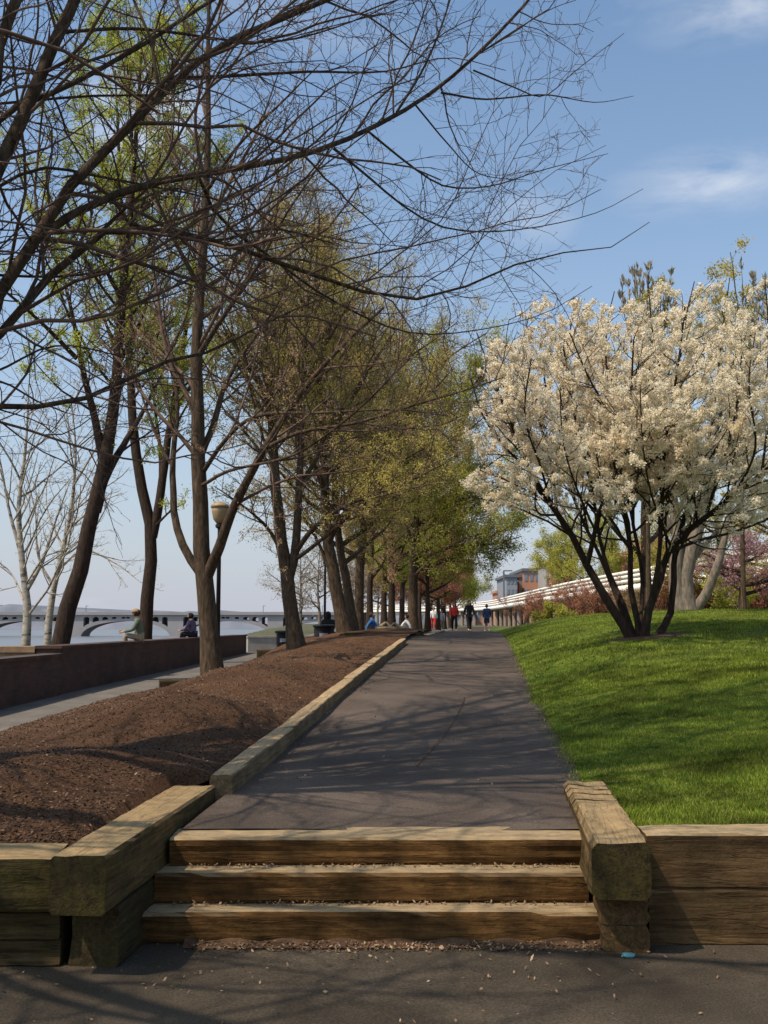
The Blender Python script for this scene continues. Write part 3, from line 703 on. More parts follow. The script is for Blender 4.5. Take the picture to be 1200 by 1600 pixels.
# ---- trees along the river behind the brick wall
RIV = 'trees behind the riverside wall'
Y=25; bb = W(93,1012,Y); bb=(bb[0],bb[1],.0)
tree('river_tree', 'dark leaning trunk behind the brick wall at the left, growing up to the right', RIV, bb,
     [([bb,W(95,1005,Y),W(106,950,Y),W(126,890,Y),W(143,810,Y),W(158,740,Y),W(176,650,Y),W(184,560,Y),W(192,450,Y),W(205,320,Y),W(215,180,Y),W(222,60,Y)],.24,.03,.4,True),
      L([(150,800,Y),(165,745,Y),(190,700,Y+.4),(225,640,Y+1),(260,570,Y+1.5)],.13,.02,.2),
      L([(162,725,Y),(150,660,Y),(132,590,Y-.5),(115,500,Y-1),(90,400,Y-1)],.12,.02,.2),
      L([(184,570,Y),(220,500,Y+.5),(250,410,Y+1)],.07,.015,.2),
      L([(190,470,Y),(150,390,Y-.5),(110,300,Y-1)],.06,.015,.2),
      L([(120,560,Y-.7),(60,500,Y-1.5),(0,450,Y-2),(-60,420,Y-2)],.06,.015,.2),
      L([(200,360,Y),(240,280,Y),(260,200,Y)],.05,.015,.2),
      L([(95,420,Y-1),(50,330,Y-1),(20,230,Y-1)],.06,.015,.2)],
     M['bark_dark'], lv(1.0,1.1,1.1), leaf=[dict(n=15000,clus=4,size=.062,mat=M['leaf_green'],spread=.07)], seed=41)
Y=33; bb = W(227,1000,Y); bb=(bb[0],bb[1],.0)
tree('river_tree', 'upright trunk behind the seated man on the wall, forking into a narrow V', RIV, bb,
     [([bb,W(227,990,Y),W(230,930,Y),W(236,880,Y),W(237,830,Y),W(226,790,Y),W(215,720,Y),W(207,660,Y),W(204,580,Y),W(198,480,Y),W(190,350,Y),W(185,220,Y),W(180,110,Y)],.24,.03,.42,True),
      L([(238,840,Y),(248,790,Y),(258,720,Y),(268,650,Y),(285,550,Y),(300,440,Y),(310,330,Y)],.16,.03,.25),
      L([(252,770,Y),(250,700,Y+.5),(240,620,Y+1),(235,520,Y+1)],.08,.02,.2),
      L([(240,825,Y),(265,800,Y-.5),(290,785,Y-1)],.05,.012,.2),
      L([(205,600,Y),(170,520,Y),(150,430,Y)],.08,.015,.2),
      L([(268,650,Y),(300,600,Y+1),(340,520,Y+2)],.08,.015,.2),
      L([(200,500,Y),(230,400,Y-1),(240,300,Y-1)],.08,.015,.2)],
     M['bark_dark'], lv(1.1,1.2,1.1), leaf=[dict(n=15000,clus=4,size=.072,mat=M['leaf_green'],spread=.08)], seed=42)
BIR='pale-barked trees near the river'
Y=34; bb=W(38,1035,Y); bb=(bb[0],bb[1],-.1)
tree('birch_tree','pale white-barked slender tree at the far left edge behind the wall',BIR,bb,
     [([bb,W(42,990,Y),W(41,930,Y),W(33,860,Y),W(30,780,Y),W(40,700,Y),W(45,600,Y)],.17,.02,.3,True),
      L([(40,925,Y),(65,880,Y),(85,820,Y),(110,750,Y)],.08,.012,.2),
      L([(34,870,Y),(15,800,Y),(0,720,Y),(-20,640,Y)],.07,.012,.2),
      L([(45,960,Y),(75,920,Y-1),(100,870,Y-2),(140,830,Y-3)],.045,.012,.2),
      L([(42,950,Y),(20,900,Y+1),(0,880,Y+1),(-40,850,Y+1)],.045,.012,.2)],
     M['bark_pale'], lv(1.0,1.0,1.2), seed=43, leaf=[dict(n=1500,size=.04,mat=M['leaf_bud'],spread=.04,name='buds')])
Y=38; bb=W(72,1020,Y); bb=(bb[0],bb[1],-.1)
tree('birch_tree','pale slender tree immediately left of the dark leaning trunk',BIR,bb,
     [([bb,W(75,985,Y),W(84,920,Y),W(98,860,Y),W(112,790,Y),W(118,700,Y),W(110,620,Y)],.16,.02,.3,True),
      L([(86,920,Y),(60,870,Y),(55,800,Y),(40,740,Y)],.06,.012,.2),
      L([(104,830,Y),(150,790,Y),(190,770,Y)],.05,.012,.1),
      L([(92,890,Y),(130,860,Y),(180,880,Y),(220,910,Y-1)],.05,.010,.1),
      L([(114,760,Y),(150,700,Y),(180,640,Y)],.05,.012,.1)],
     M['bark_pale'], lv(1.0,1.0,1.2), seed=44, leaf=[dict(n=1500,size=.04,mat=M['leaf_bud'],spread=.04,name='buds')])

# ---- distant tree rows (own crowns), by px / distance / kind
def far_tree(px, Y, top, r, spread, leafmat, n, size, label, group, seed, name='shade_tree', bark='bark_dark', f0=.28, gz_=None, lean=0):
    rgx = np.random.default_rng(seed)
    X = (px-600)/1600*Y; z0 = (gz_ if gz_ is not None else float(pz(Y)))-.05
    p = W(px+lean, top, Y)
    H = p[2]-z0
    b = (X,Y,z0)
    P = [b,(X+.1*lean*Y/1600,Y,z0+H*.2),(X+.4*lean*Y/1600+rgx.normal()*.1,Y+rgx.normal()*.1,z0+H*.5),p]
    limbs = [(P,r,.03,f0,True)]+auto_limbs(P[1],p,9,r,spread,rgx,.08)
    s = H/9
    tree(name,label,group,b,limbs,M[bark],[dict(dens=1.3/s,lfac=.45,ang=(30,60),K=6,up=.04,wig=.12,rmin=.0007*Y**.9*.5,lmax=2.8*s,lmin=.6*s,sides=3),
        dict(dens=1.7/s,lfac=.5,ang=(30,60),K=4,up=.03,wig=.15,rmin=.0006*Y**.9*.5,lmax=1.3*s,lmin=.3*s,sides=3,t0=.1)],
        leaf=[dict(n=n,size=size,mat=M[leafmat],spread=size*1.5)] if n else None, seed=seed, sides0=8, K0=10)
FR='distant trees lining the left of the path'
k=0
for px,Y,top,sp,lm,ll in ((612,56,690,4.2,'leaf_brown','distant tree with brownish leaves left of the bright green tree'),(600,64,740,4.2,'leaf_green','distant tree behind the reclining person in blue'),
     (578,60,700,4.5,'leaf_olive','distant olive-leaved tree behind the close trio of trunks'),(628,72,760,4.5,'leaf_olive','distant tree behind and just left of the straight path-side trunk'),
     (668,74,780,4.6,'leaf_rust','distant reddish tree just right of the straight path-side trunk'),(655,90,800,5,'leaf_green',None),(684,92,815,5.0,'leaf_rust',None),
     (672,110,835,5,'leaf_brown',None),(694,112,845,5.0,'leaf_rust',None),(703,140,860,5.5,'leaf_green',None),(690,150,870,6,'leaf_brown',None),(712,165,872,6,'leaf_yellow',None),(640,130,850,6,'leaf_brown',None),(610,120,860,6,'leaf_brown',None)):
    k+=1
    far_tree(px,Y,top,.22,sp,lm,int(26000),.0012*Y+.03, ll or 'small far-off tree in the thinning row left of the walkers', FR, 100+k)
PB='hazy bare trees on the river bank'
for i,(px,Y,top,sp) in enumerate(((470,95,860,5),(500,105,850,6),(530,100,830,6),(555,115,840,6),(590,140,860,7))):
    far_tree(px,Y,top,.2,sp,'leaf_pale',2500,.15,'pale hazy bare tree on the bank beyond the promenade, behind the mulch-bed trunks',PB,150+i,name='bare_tree',bark='bark_grey',gz_=.4)
RT='trees behind the lawn'
far_tree(893,165,832,.35,8.0,'leaf_yellow',26000,.24,'fresh yellow-green tree rising behind the elevated road, left of the blossom stems',RT,170,gz_=1.1,f0=.2)
far_tree(955,150,815,.35,9.0,'leaf_yellow',24000,.24,'yellow-green tree seen through the stems of the blossoming tree',RT,171,gz_=1.1,f0=.2)
far_tree(1010,48,600,.3,4.5,'leaf_yellow',9000,.10,'tall spring-green tree hidden behind the white blossom crown',RT,172,gz_=1.3,f0=.3)
far_tree(1120,60,800,.25,6.0,'leaf_olive',14000,.13,'dense olive tree behind the pale triple trunk',RT,173,gz_=1.2,f0=.2)
far_tree(1230,62,760,.25,6.0,'leaf_olive',12000,.13,'olive tree at the right edge behind the pink tree',RT,174,gz_=1.2,f0=.2)
far_tree(1158,40,850,.19,3.0,'pink',13000,.07,'small dark-trunked tree with pink blossom at the right edge of the lawn',RT,175,name='pink_blossom_tree',gz_=float(lawn(14,40)),f0=.3)
# reddish shrubs under the elevated road and along the lawn's far edge
RS='reddish shrubs beyond the lawn'
def shrub(px,Y,top,w,matn,label,group,seed,n=5000,size=.12):
    rgx=np.random.default_rng(seed)
    X=(px-600)/1600*Y; z0=float(lawn(X,Y))-.05 if Y<100 else .95
    H=W(px,top,Y)[2]-z0
    limbs=[]
    for i in range(9):
        a=rgx.uniform(0,6.28); q=rgx.uniform(.2,1)*w
        limbs.append(([(X,Y,z0),(X+q*.35*math.cos(a),Y+q*.35*math.sin(a),z0+H*.4),(X+q*math.cos(a),Y+q*math.sin(a),z0+H*rgx.uniform(.7,1))],.05,.015,.2,False))
    tree('shrub',label,group,(X,Y,z0),limbs,M['bark_red'],[dict(dens=1.5,lfac=.4,ang=(25,60),K=5,up=.03,wig=.15,rmin=.012,lmax=1.8,lmin=.5,sides=3),
        dict(dens=2,lfac=.5,ang=(30,60),K=4,up=.02,wig=.15,rmin=.01,lmax=.8,lmin=.3,sides=3)],
        leaf=[dict(n=n,size=size,mat=M[matn],spread=.12)],seed=seed,cat='shrub',sides0=5,K0=8)
for i,(px,Y,top,w,mt,ll) in enumerate(((850,96,925,3.4,'leaf_rust','round reddish shrub under the elevated road, nearest the walkers'),(893,84,912,3.2,'leaf_rust','reddish shrub between the walkers and the blossom stems'),
      (935,78,905,3.0,'leaf_rust','reddish shrub just left of the blossom stems'),(1035,66,905,2.8,'leaf_rust','reddish shrub seen between the blossom stems and the pale trunks'),(1110,62,895,2.6,'leaf_rust','reddish shrub between the pale trunks and the pink tree'),
      (1190,58,880,2.8,'leaf_rust','tall reddish shrub behind the pink tree at the right edge'),(985,74,925,2.4,'leaf_brown','low brownish shrub behind the blossom stems'),(1140,56,905,1.8,'leaf_yellow','yellow-green shrub behind the pale leaning trunk'),
      (815,120,930,3.5,'leaf_rust','small far reddish shrub by the first columns of the elevated road'),(868,60,960,1.2,'leaf_yellow','low yellow-green bush at the far lawn edge'))):
    shrub(px,Y,top,w,mt,ll,RS,200+i)

# ---- white blossom tree
Y=18; zb=float(lawn(W(1000,995,Y)[0],Y))-.04; bx0=W(1000,995,Y)[0]
B=(bx0,Y,zb)
def S(px,dy=0): return (W(px,995,Y)[0],Y+dy,zb)
def SL(s, pts, r0, r1, t0=.45): return ([s]+[W(*p) for p in pts], r0, r1, t0*.72, True)
ft=[SL(S(988,0),[(950,940,Y),(917,885,Y),(893,835,Y-.2),(862,790,Y-.4),(828,735,Y-.6),(800,670,Y-.8),(775,600,Y-1)],.11,.02,.45),
    SL(S(990,.1),[(962,930,Y+.3),(938,870,Y+.6),(905,800,Y+1),(870,700,Y+1.4),(850,590,Y+1.6)],.055,.015,.45),
    SL(S(994,.1),[(975,945,Y+.2),(950,890,Y+.4),(935,830,Y+.3),(925,760,Y+.2),(900,660,Y+.2),(880,540,Y)],.055,.015,.4),
    SL(S(1000,0),[(993,955,Y),(985,915,Y),(986,860,Y-.1),(975,800,Y-.3),(962,740,Y-.4),(955,650,Y-.5),(945,540,Y-.6)],.075,.015,.4),
    SL(S(1003,-.1),[(1015,950,Y-.2),(1032,905,Y-.2),(1043,865,Y-.3),(1075,830,Y-.6),(1120,795,Y-1),(1190,740,Y-1.4),(1260,680,Y-1.8)],.10,.02,.4),
    SL(S(1028,.1),[(1046,960,Y+.2),(1052,910,Y+.2),(1057,850,Y+.2),(1080,780,Y),(1105,700,Y),(1120,600,Y)],.085,.02,.4),
    SL(S(1000,.2),[(1003,940,Y+.5),(1002,880,Y+.7),(988,800,Y+1),(1010,720,Y+1.2),(1040,620,Y+1.4),(1050,510,Y+1.5)],.055,.015,.4),
    SL(S(1004,.0),[(1025,900,Y-.4),(1032,840,Y-.6),(1035,770,Y-.8),(1040,690,Y-1.2),(1060,570,Y-1.4),(1070,480,Y-1.5)],.06,.015,.4),
    L([(1043,865,Y-.3),(1090,845,Y),(1150,830,Y+.4),(1220,800,Y+.8),(1290,740,Y+1)],.04,.01,.3),
    L([(917,885,Y),(930,830,Y-.5),(940,790,Y-.9),(975,720,Y-1.4),(985,630,Y-1.8),(990,530,Y-2)],.06,.012,.3),
    L([(862,790,Y-.4),(830,770,Y-.8),(790,750,Y-1.2),(750,735,Y-1.5)],.025,.008,.2),
    L([(800,670,Y-.8),(800,600,Y-.6),(815,540,Y-.4),(830,480,Y-.3)],.03,.008,.2),L([(870,700,Y+1.4),(880,600,Y+1),(890,520,Y+.6),(905,465,Y+.4)],.03,.008,.2),L([(945,560,Y-.6),(950,500,Y-.6),(960,455,Y-.6)],.02,.008,.1),
    L([(1040,620,Y+1.4),(1020,520,Y+.6),(1012,430,Y+.2)],.025,.008,.1),L([(1070,500,Y-1.5),(1085,440,Y-1.2)],.02,.008,.1),L([(1120,600,Y+.2),(1130,510,Y),(1140,435,Y)],.025,.008,.1),L([(1200,580,Y+2),(1200,500,Y+1),(1195,435,Y+.6)],.025,.008,.1),
    L([(930,830,Y-.6),(900,760,Y-1.6),(880,690,Y-2.2),(875,610,Y-2.6)],.03,.008,.2),L([(1050,860,Y),(1020,780,Y-1.4),(1005,700,Y-2.2),(1000,600,Y-2.6)],.03,.008,.2),L([(1090,820,Y-.6),(1080,740,Y-1.6),(1070,650,Y-2.2)],.03,.008,.2),
    L([(1150,770,Y-1.2),(1180,700,Y-2),(1170,600,Y-2.4),(1180,520,Y-2.4)],.03,.008,.2),
    L([(830,735,Y-.6),(790,700,Y-.9),(755,650,Y-1.2),(735,590,Y-1.4)],.03,.01,.2),L([(800,670,Y-.8),(790,610,Y-.4),(760,560,Y),(745,520,Y)],.03,.01,.2),L([(862,790,Y-.4),(845,730,Y-1.4),(820,650,Y-2),(830,560,Y-2.4)],.03,.01,.2),
    L([(870,800,Y),(860,720,Y+.6),(835,640,Y+1),(800,560,Y+1.2)],.04,.01,.3),
    L([(1057,850,Y+.2),(1110,770,Y+1),(1160,690,Y+1.8),(1200,580,Y+2)],.05,.01,.3),
    L([(1105,800,Y-.8),(1130,720,Y-1.2),(1150,640,Y-1.4),(1160,540,Y-1.5)],.04,.01,.3),
    L([(1190,740,Y-1.4),(1200,670,Y-1.4),(1220,600,Y-1.4)],.03,.01,.2),
    L([(975,800,Y-.3),(1000,740,Y-1.2),(1030,680,Y-2),(1090,620,Y-2.4)],.03,.01,.2),
    L([(955,650,Y-.5),(920,590,Y-1),(890,520,Y-1.4)],.03,.01,.2),
    L([(1010,720,Y+1.2),(960,640,Y+2),(930,540,Y+2.6)],.03,.01,.2)]
def flclip(E):
    px = 600+1600*E[:,0]/E[:,1]; py = 975-1600*(E[:,2]-EYE)/E[:,1]
    top = np.interp(px,[730,760,800,850,900,960,1010,1060,1120,1200,1300],[640,540,480,462,468,455,420,435,435,430,430])-12
    bot = np.interp(px,[730,800,850,900,1000,1100,1200,1300],[800,820,800,770,790,790,830,840])
    return (py>top)&(py<bot+rngc.uniform(-60,90,len(py)))&(px>722)
rngc=np.random.default_rng(8)
ft=[(l[0],l[1]*.8,l[2],*l[3:]) for l in ft]
tree('blossom_tree','wide multi-stemmed tree covered in creamy white blossom, on the lawn at the right',None,B,ft,M['bark_dark'],
   [dict(dens=4.6,lfac=.36,ang=(25,65),K=8,up=.05,wig=.13,rmin=.006,lmax=2.3,lmin=.6,sides=5),
    dict(dens=3.4,lfac=.5,ang=(30,60),K=6,up=.03,wig=.14,rmin=.005,lmax=1.0,lmin=.3,sides=4,t0=.15),
    dict(dens=4.0,lfac=.5,ang=(30,60),K=4,up=.03,wig=.15,rmin=.004,lmax=.5,lmin=.15,sides=3,t0=.1)],
   leaf=[dict(n=26000,clus=6,spread=.024,size=.031,src=2,t0=.15,aspect=.9,mat=M['blossom']),
         dict(n=44000,clus=6,spread=.026,size=.031,aspect=.9,mat=M['blossom'],name='blossom'),
         dict(n=12000,size=.04,mat=M['leaf_bud'],spread=.05,name='foliage')],seed=61,sides0=10,clip=flclip)
bm=bmesh.new(); c=bm.verts.new((0,0,.06)); ring=[]
for i in range(26):
    a=2*math.pi*i/26; r=.75*(1+.18*math.sin(3*a)+.1*math.sin(7*a)); x=B[0]+.15+r*1.15*math.cos(a); y=Y-.1+r*.8*math.sin(a)
    ring.append(bm.verts.new((x-B[0],y-Y,float(lawn(x,y))-zb-.015)))
mid=[bm.verts.new((v.co.x*.6,v.co.y*.6,v.co.z*.6+.055)) for v in ring]
for i in range(26):
    j=(i+1)%26; bm.faces.new((ring[i],ring[j],mid[j],mid[i])); bm.faces.new((mid[i],mid[j],c))
tag(obj_bm('mulch_ring',bm,M['soil'],loc=(B[0],Y,zb),smooth=True),kind='structure')

# ---- pale multi-trunk tree behind
Y=29; bb=W(1072,966,Y); zb2=float(lawn(bb[0],Y))-.05; BB=(bb[0],Y,zb2)
def S2(px): return (W(px,966,Y)[0],Y,zb2)
tree('pale_trunk_tree','tree with three stout pale trunks spreading from one base, behind the blossom tree','trees behind the lawn',BB,
  [([S2(1062)]+[W(*p) for p in ((1058,930,Y),(1056,890,Y),(1058,840,Y),(1050,770,Y),(1040,680,Y),(1030,560,Y))],.24,.03,.4,True),
   ([S2(1075)]+[W(*p) for p in ((1070,930,Y),(1072,890,Y),(1085,840,Y),(1100,770,Y),(1115,680,Y),(1150,560,Y),(1155,480,Y))],.27,.03,.4,True),
   ([S2(1083)]+[W(*p) for p in ((1105,925,Y-.3),(1122,880,Y-.5),(1135,830,Y-.6),(1143,780,Y-.8),(1160,700,Y-1))],.16,.03,.5,True),
   L([(1074,890,Y),(1095,860,Y),(1120,830,Y),(1160,800,Y)],.09,.02,.2),
   L([(1058,840,Y),(1030,790,Y),(1000,700,Y),(1010,560,Y),(1015,470,Y)],.10,.02,.2)],
  M['bark_grey'],lv(1.0,1.2,.8),leaf=[dict(n=16000,size=.09,mat=M['leaf_olive'],spread=.1)],seed=62)
# tall budding tree tops showing above the blossom
for (px,sd,lab,tp_) in ((1012,63,'tall tree with upright budding shoots poking above the middle of the blossom crown',400),(1160,64,'tall tree with upright budding shoots poking above the blossom at the right edge',415)):
    Y=34; X=W(px,900,Y)[0]; z0=float(lawn(X,Y))-.05
    rgx=np.random.default_rng(sd); limbs=[([(X,Y,z0),W(px,800,Y),W(px,650,Y),W(px,tp_+30,Y)],.09,.02,.3,True)]
    for i in range(16):
        dx=rgx.uniform(-45,45); t=rgx.uniform(tp_,tp_+70)+abs(dx)*.9; dd=rgx.uniform(-1,1)
        limbs.append(L([(px,620,Y),(px+dx*.5,560,Y+dd*.5),(px+dx*.9,t+50,Y+dd),(px+dx,t,Y+dd)],.03,.010,.5))
    tree('budding_tree',lab,'tall budding trees behind the blossom tree',(X,Y,z0),limbs,M['bark'],
       [dict(dens=1.6,lfac=.16,ang=(12,30),K=5,up=.25,wig=.06,rmin=.010,lmax=.9,lmin=.3,sides=4)],
       leaf=[dict(n=420,clus=3,size=.24,mat=M['leaf_pale'],spread=.03,aspect=.25,t0=.75,droop=-4,src=1)],seed=sd,sides0=8)

# ---------------------------------------------------------------- grass blades
def blades(n, yr, xmax, h, w, seed):
    rg=np.random.default_rng(seed)
    y=yr[0]+(yr[1]-yr[0])*rg.uniform(0,1,n)**1.25
    x=XR(y)-.03+rg.uniform(0,1,n)**1.0*np.minimum(xmax,.42*y+1.2-XR(y)+.6)
    x += .05*rg.normal(size=n)*(x<XR(y)+.1)
    ok=(x>1.36+(y-5.5)*.1) | (y>7.1); ok &= ~((y<5.62)); x,y=x[ok],y[ok]; n=len(x)
    ok = ((x-B[0]-.15)/.8)**2+((y-17.9)/.6)**2>1; x,y=x[ok],y[ok]; n=len(x)
    z=lawn(x,y)
    a=rg.uniform(0,2*np.pi,n); hh=h*rg.uniform(.5,1.3,n)*(1+.5*np.sin(x*2.3+1.7*np.sin(y*1.9))*.6); ww=w*rg.uniform(.6,1.3,n)
    lx=rg.normal(size=n)*hh*.45; ly=rg.normal(size=n)*hh*.45
    dx=np.cos(a)*ww; dy=np.sin(a)*ww
    V=np.stack([np.stack([x-dx,y-dy,z],-1),np.stack([x+dx,y+dy,z],-1),np.stack([x+lx,y+ly,z+hh],-1)],1).reshape(-1,3)
    return V,np.arange(3*n).reshape(n,3)
v,f=join([blades(200000,(5.58,14),7,.026,.0032,1),blades(120000,(12,34),12,.034,.006,2)])
tag(mesh_np('grass',v,f,M['grass']),'short bright green grass covering the lawn','grass',kind='stuff')
# mulch chips
rgc=np.random.default_rng(4); n=90000
y=5.25+(26-5.25)*rgc.uniform(0,1,n)**1.6; x=XE(y)+.3+(XM(y)-.02-XE(y)-.3)*rgc.uniform(0,1,n)
c=np.stack([x,y,mound(x,y)+.018*np.sin(x*9+3*np.sin(y*2))*np.sin(y*8)+.006],-1)
def flats(c,size,rg,tilt=.35,aspect=.4):
    n=len(c); a=rg.uniform(0,2*np.pi,n); s=(size*rg.uniform(.4,1.3,n))[:,None]
    A=np.stack([np.cos(a),np.sin(a),rg.normal(size=n)*tilt],-1)*s; Bv=np.stack([-np.sin(a),np.cos(a),rg.normal(size=n)*tilt],-1)*s*aspect
    return np.stack([c-A,c-Bv,c+A,c+Bv],1).reshape(-1,3),np.arange(4*n).reshape(n,4)
v,f=flats(c,.0125,rgc); tag(mesh_np('mulch_chips',v,f,M['chips']),'brown bark chips covering the sloping bed','mulch',kind='stuff')
# leaf litter at the foot of the steps, in tread corners and on the pavement
cs=[]
for (x0,x1,y0,y1,z,n) in ((-.95,1.08,5.22,5.34,.004,1500),(-1.1,1.05,5.47,5.52,.152,260),(-1.05,1.05,5.65,5.69,.302,260),(-1.6,1.3,4.6,5.3,.004,160),(-2,3,3,5.2,.006,220)):
    cs.append(np.stack([rgc.uniform(x0,x1,n),y0+(y1-y0)*(1-rgc.uniform(0,1,n)**2),z+rgc.uniform(0,.012,n)],-1))
n=500; y=rgc.uniform(7,20,n); s=rgc.uniform(0,1,n)**3; x=np.where(rgc.uniform(0,1,n)<.5,XL(y)+.03+s*1.0,XR(y)-s*1.0); cs.append(np.stack([x,y,pz(y)+.012],-1))
v,f=flats(np.vstack(cs),.010,rgc,.5,.5); tag(mesh_np('leaf_litter',v,f,M['litter']),'dry brown leaf litter gathered at the foot of the timber steps','leaf litter',kind='stuff')
# thin sand/soil strip at step foot
sheet('soil_strip',np.linspace(-1.0,1.12,40),np.linspace(5.27,5.36,6),lambda x,y: .001+.02*np.clip((y-5.27)/.09,0,1)*(1+.5*np.sin(x*23)),M['soil'])
def blob(bm,c,r,sq=(1,1,1),seed=0,sub=2):
    rr=random.Random(seed); g=bmesh.ops.create_icosphere(bm,subdivisions=sub,radius=r)
    for v in g['verts']:
        k=1+rr.uniform(-.16,.16); v.co=Vector((v.co.x*sq[0]*k+c[0],v.co.y*sq[1]*k+c[1],v.co.z*sq[2]*k+c[2]))
bm=bmesh.new(); blob(bm,(0,0,.014),.022,(1.1,.9,.7),3,1); p=W(116,1503,5.08)
tag(obj_bm('pebble',bm,M['kerbstone'],loc=(p[0],5.08,0)),'small pale pebble on the pavement below the left beam','pebble')
bm=bmesh.new(); blob(bm,(0,0,.012),.022,(1.5,.8,.6),5,2); p=W(980,1482,5.14)
tag(obj_bm('wrapper',bm,M['teal_wrap'],loc=(p[0],5.13,0)),'crumpled blue-green wrapper at the foot of the right beam','litter')
for (px,py,Y,lab) in ((358,1074,15.6,'white paper scrap lying on the mulch right of the nearest trunk, upper one'),(355,1081,15.1,'thin white paper scrap on the mulch right of the nearest trunk, lower one')):
    p=W(px,py,Y); bm=bmesh.new(); blob(bm,(0,0,.02),.06,(1.4,.6,.3),int(py),2)
    tag(obj_bm('paper_scrap',bm,M['white_cloth'],loc=(p[0],Y,float(mound(p[0],Y)))),lab,'litter')

# ---------------------------------------------------------------- lamps
def lamp(px,Y,H,kind,label,group,z0):
    X=(px-600)/1600*Y
    r=empty('street_lamp',(X,Y,z0),label,'street lamp',group)
    bm=bmesh.new(); lathe(bm,[(.14,0),(.14,.08),(.10,.12),(.09,.45),(.065,.52)],14); obj_bm('base',bm,M['black_metal'],r,smooth=False)
    bm=bmesh.new(); lathe(bm,[(.058,.5),(.045,H-.55),(.05,H-.5)],12); obj_bm('pole',bm,M['black_metal'],r,smooth=True)
    bm=bmesh.new(); lathe(bm,[(.05,H-.52),(.10,H-.48),(.10,H-.42),(.06,H-.40)],12); obj_bm('collar',bm,M['black_metal'],r)
    if kind=='tan':
        bm=bmesh.new(); lathe(bm,[(.07,H-.40),(.15,H-.3),(.19,H-.12),(.20,H-.02)],18); obj_bm('globe',bm,M['lamp_tan'],r,smooth=True)
        bm=bmesh.new(); lathe(bm,[(.22,H-.018),(.21,H+.04),(.12,H+.10),(.02,H+.13)],18); obj_bm('cap',bm,M['lamp_tan'],r,smooth=True)
    else:
        bm=bmesh.new(); lathe(bm,[(.07,H-.40),(.17,H-.32),(.21,H-.2),(.19,H-.06),(.12,H+.03),(.03,H+.08)],18); obj_bm('globe',bm,M['lamp_white'],r,smooth=True)
        bm=bmesh.new(); lathe(bm,[(.04,H+.078),(.03,H+.12),(.008,H+.17)],10); obj_bm('finial',bm,M['black_metal'],r)
lamp(342,24,4.15,'tan','tan-topped street lamp on a tall black pole right beside the nearest trunk','street lamps',.18)
lamp(508,45,4.1,'tan','black street lamp pole rising behind the black litter bin','street lamps',.6)
lamp(567,54,4.1,'tan','far street lamp pole right of the close trio of trunks','street lamps',.9)
for px,py,Y,lab in ((971,944,75,'white globe lamp seen between the blossom stems, right one of the pair'),(957,947,80,'white globe lamp seen between the blossom stems, left one of the pair'),
                    (1165,935,66,'white globe lamp just right of the pink tree trunk'),(1192,918,60,'white globe lamp at the right edge of the view')):
    g=float(lawn((px-600)/1600*Y,Y)); z=W(px,py,Y)[2]; lamp(px,Y,z-g+.15,'white',lab,'globe lamps beyond the lawn',g-.02)

# ---------------------------------------------------------------- litter bins
def bin_(px,Y,z0,h,r,label,lab_plate):
    X=(px-600)/1600*Y; o=empty('litter_bin',(X,Y,z0),label,'litter bin','black litter bins by the promenade')
    bm=bmesh.new(); lathe(bm,[(r*.8,.04),(r*.86,h*.9)],24); obj_bm('liner',bm,M['black_metal'],o,smooth=True)
    bm=bmesh.new()
    for i in range(28):
        a=2*math.pi*i/28; c,s=math.cos(a),math.sin(a); 
        vs=[]
        for (rr,zz) in ((r*.9,.05),(r,h*.92)):
            for dt in (-.25,.25):
                a2=a+dt*2*math.pi/28; vs.append((rr*math.cos(a2),rr*math.sin(a2),zz))
        q=[bm.verts.new(v) for v in vs]; bm.faces.new((q[0],q[1],q[3],q[2]))
    obj_bm('slats',bm,M['black_metal'],o)
    bm=bmesh.new(); lathe(bm,[(r*1.02,h*.9),(r*1.1,h*.92),(r*1.1,h*.98),(r*.95,h),(r*.7,h*1.005)],24); obj_bm('rim',bm,M['black_metal'],o,smooth=True)
    bm=bmesh.new(); lathe(bm,[(r*.8,0),(r*.8,.04)],20); obj_bm('foot',bm,M['black_metal'],o)
    if lab_plate:
        bm=bmesh.new(); 
        for k,(z1,z2) in enumerate(((.52,.55),(.62,.70))):
            if k==0: continue
            g=[[bm.verts.new(((r*1.03)*math.cos(-math.pi/2+s*.1),(r*1.03)*math.sin(-math.pi/2+s*.1),h*z)) for z in (z1-.06,z2)] for s in range(-4,5)]
            for a_,b_ in zip(g,g[1:]): bm.faces.new((a_[0],b_[0],b_[1],a_[1]))
        obj_bm('notice',bm,M['grey_cloth'],o)
bin_(507,34,.62,.94,.34,'black slatted litter bin next to the leaning trunk, with a pale notice',True)
bin_(445,37,.42,.92,.30,'black litter bin half hidden behind the V-forked trunk',True)

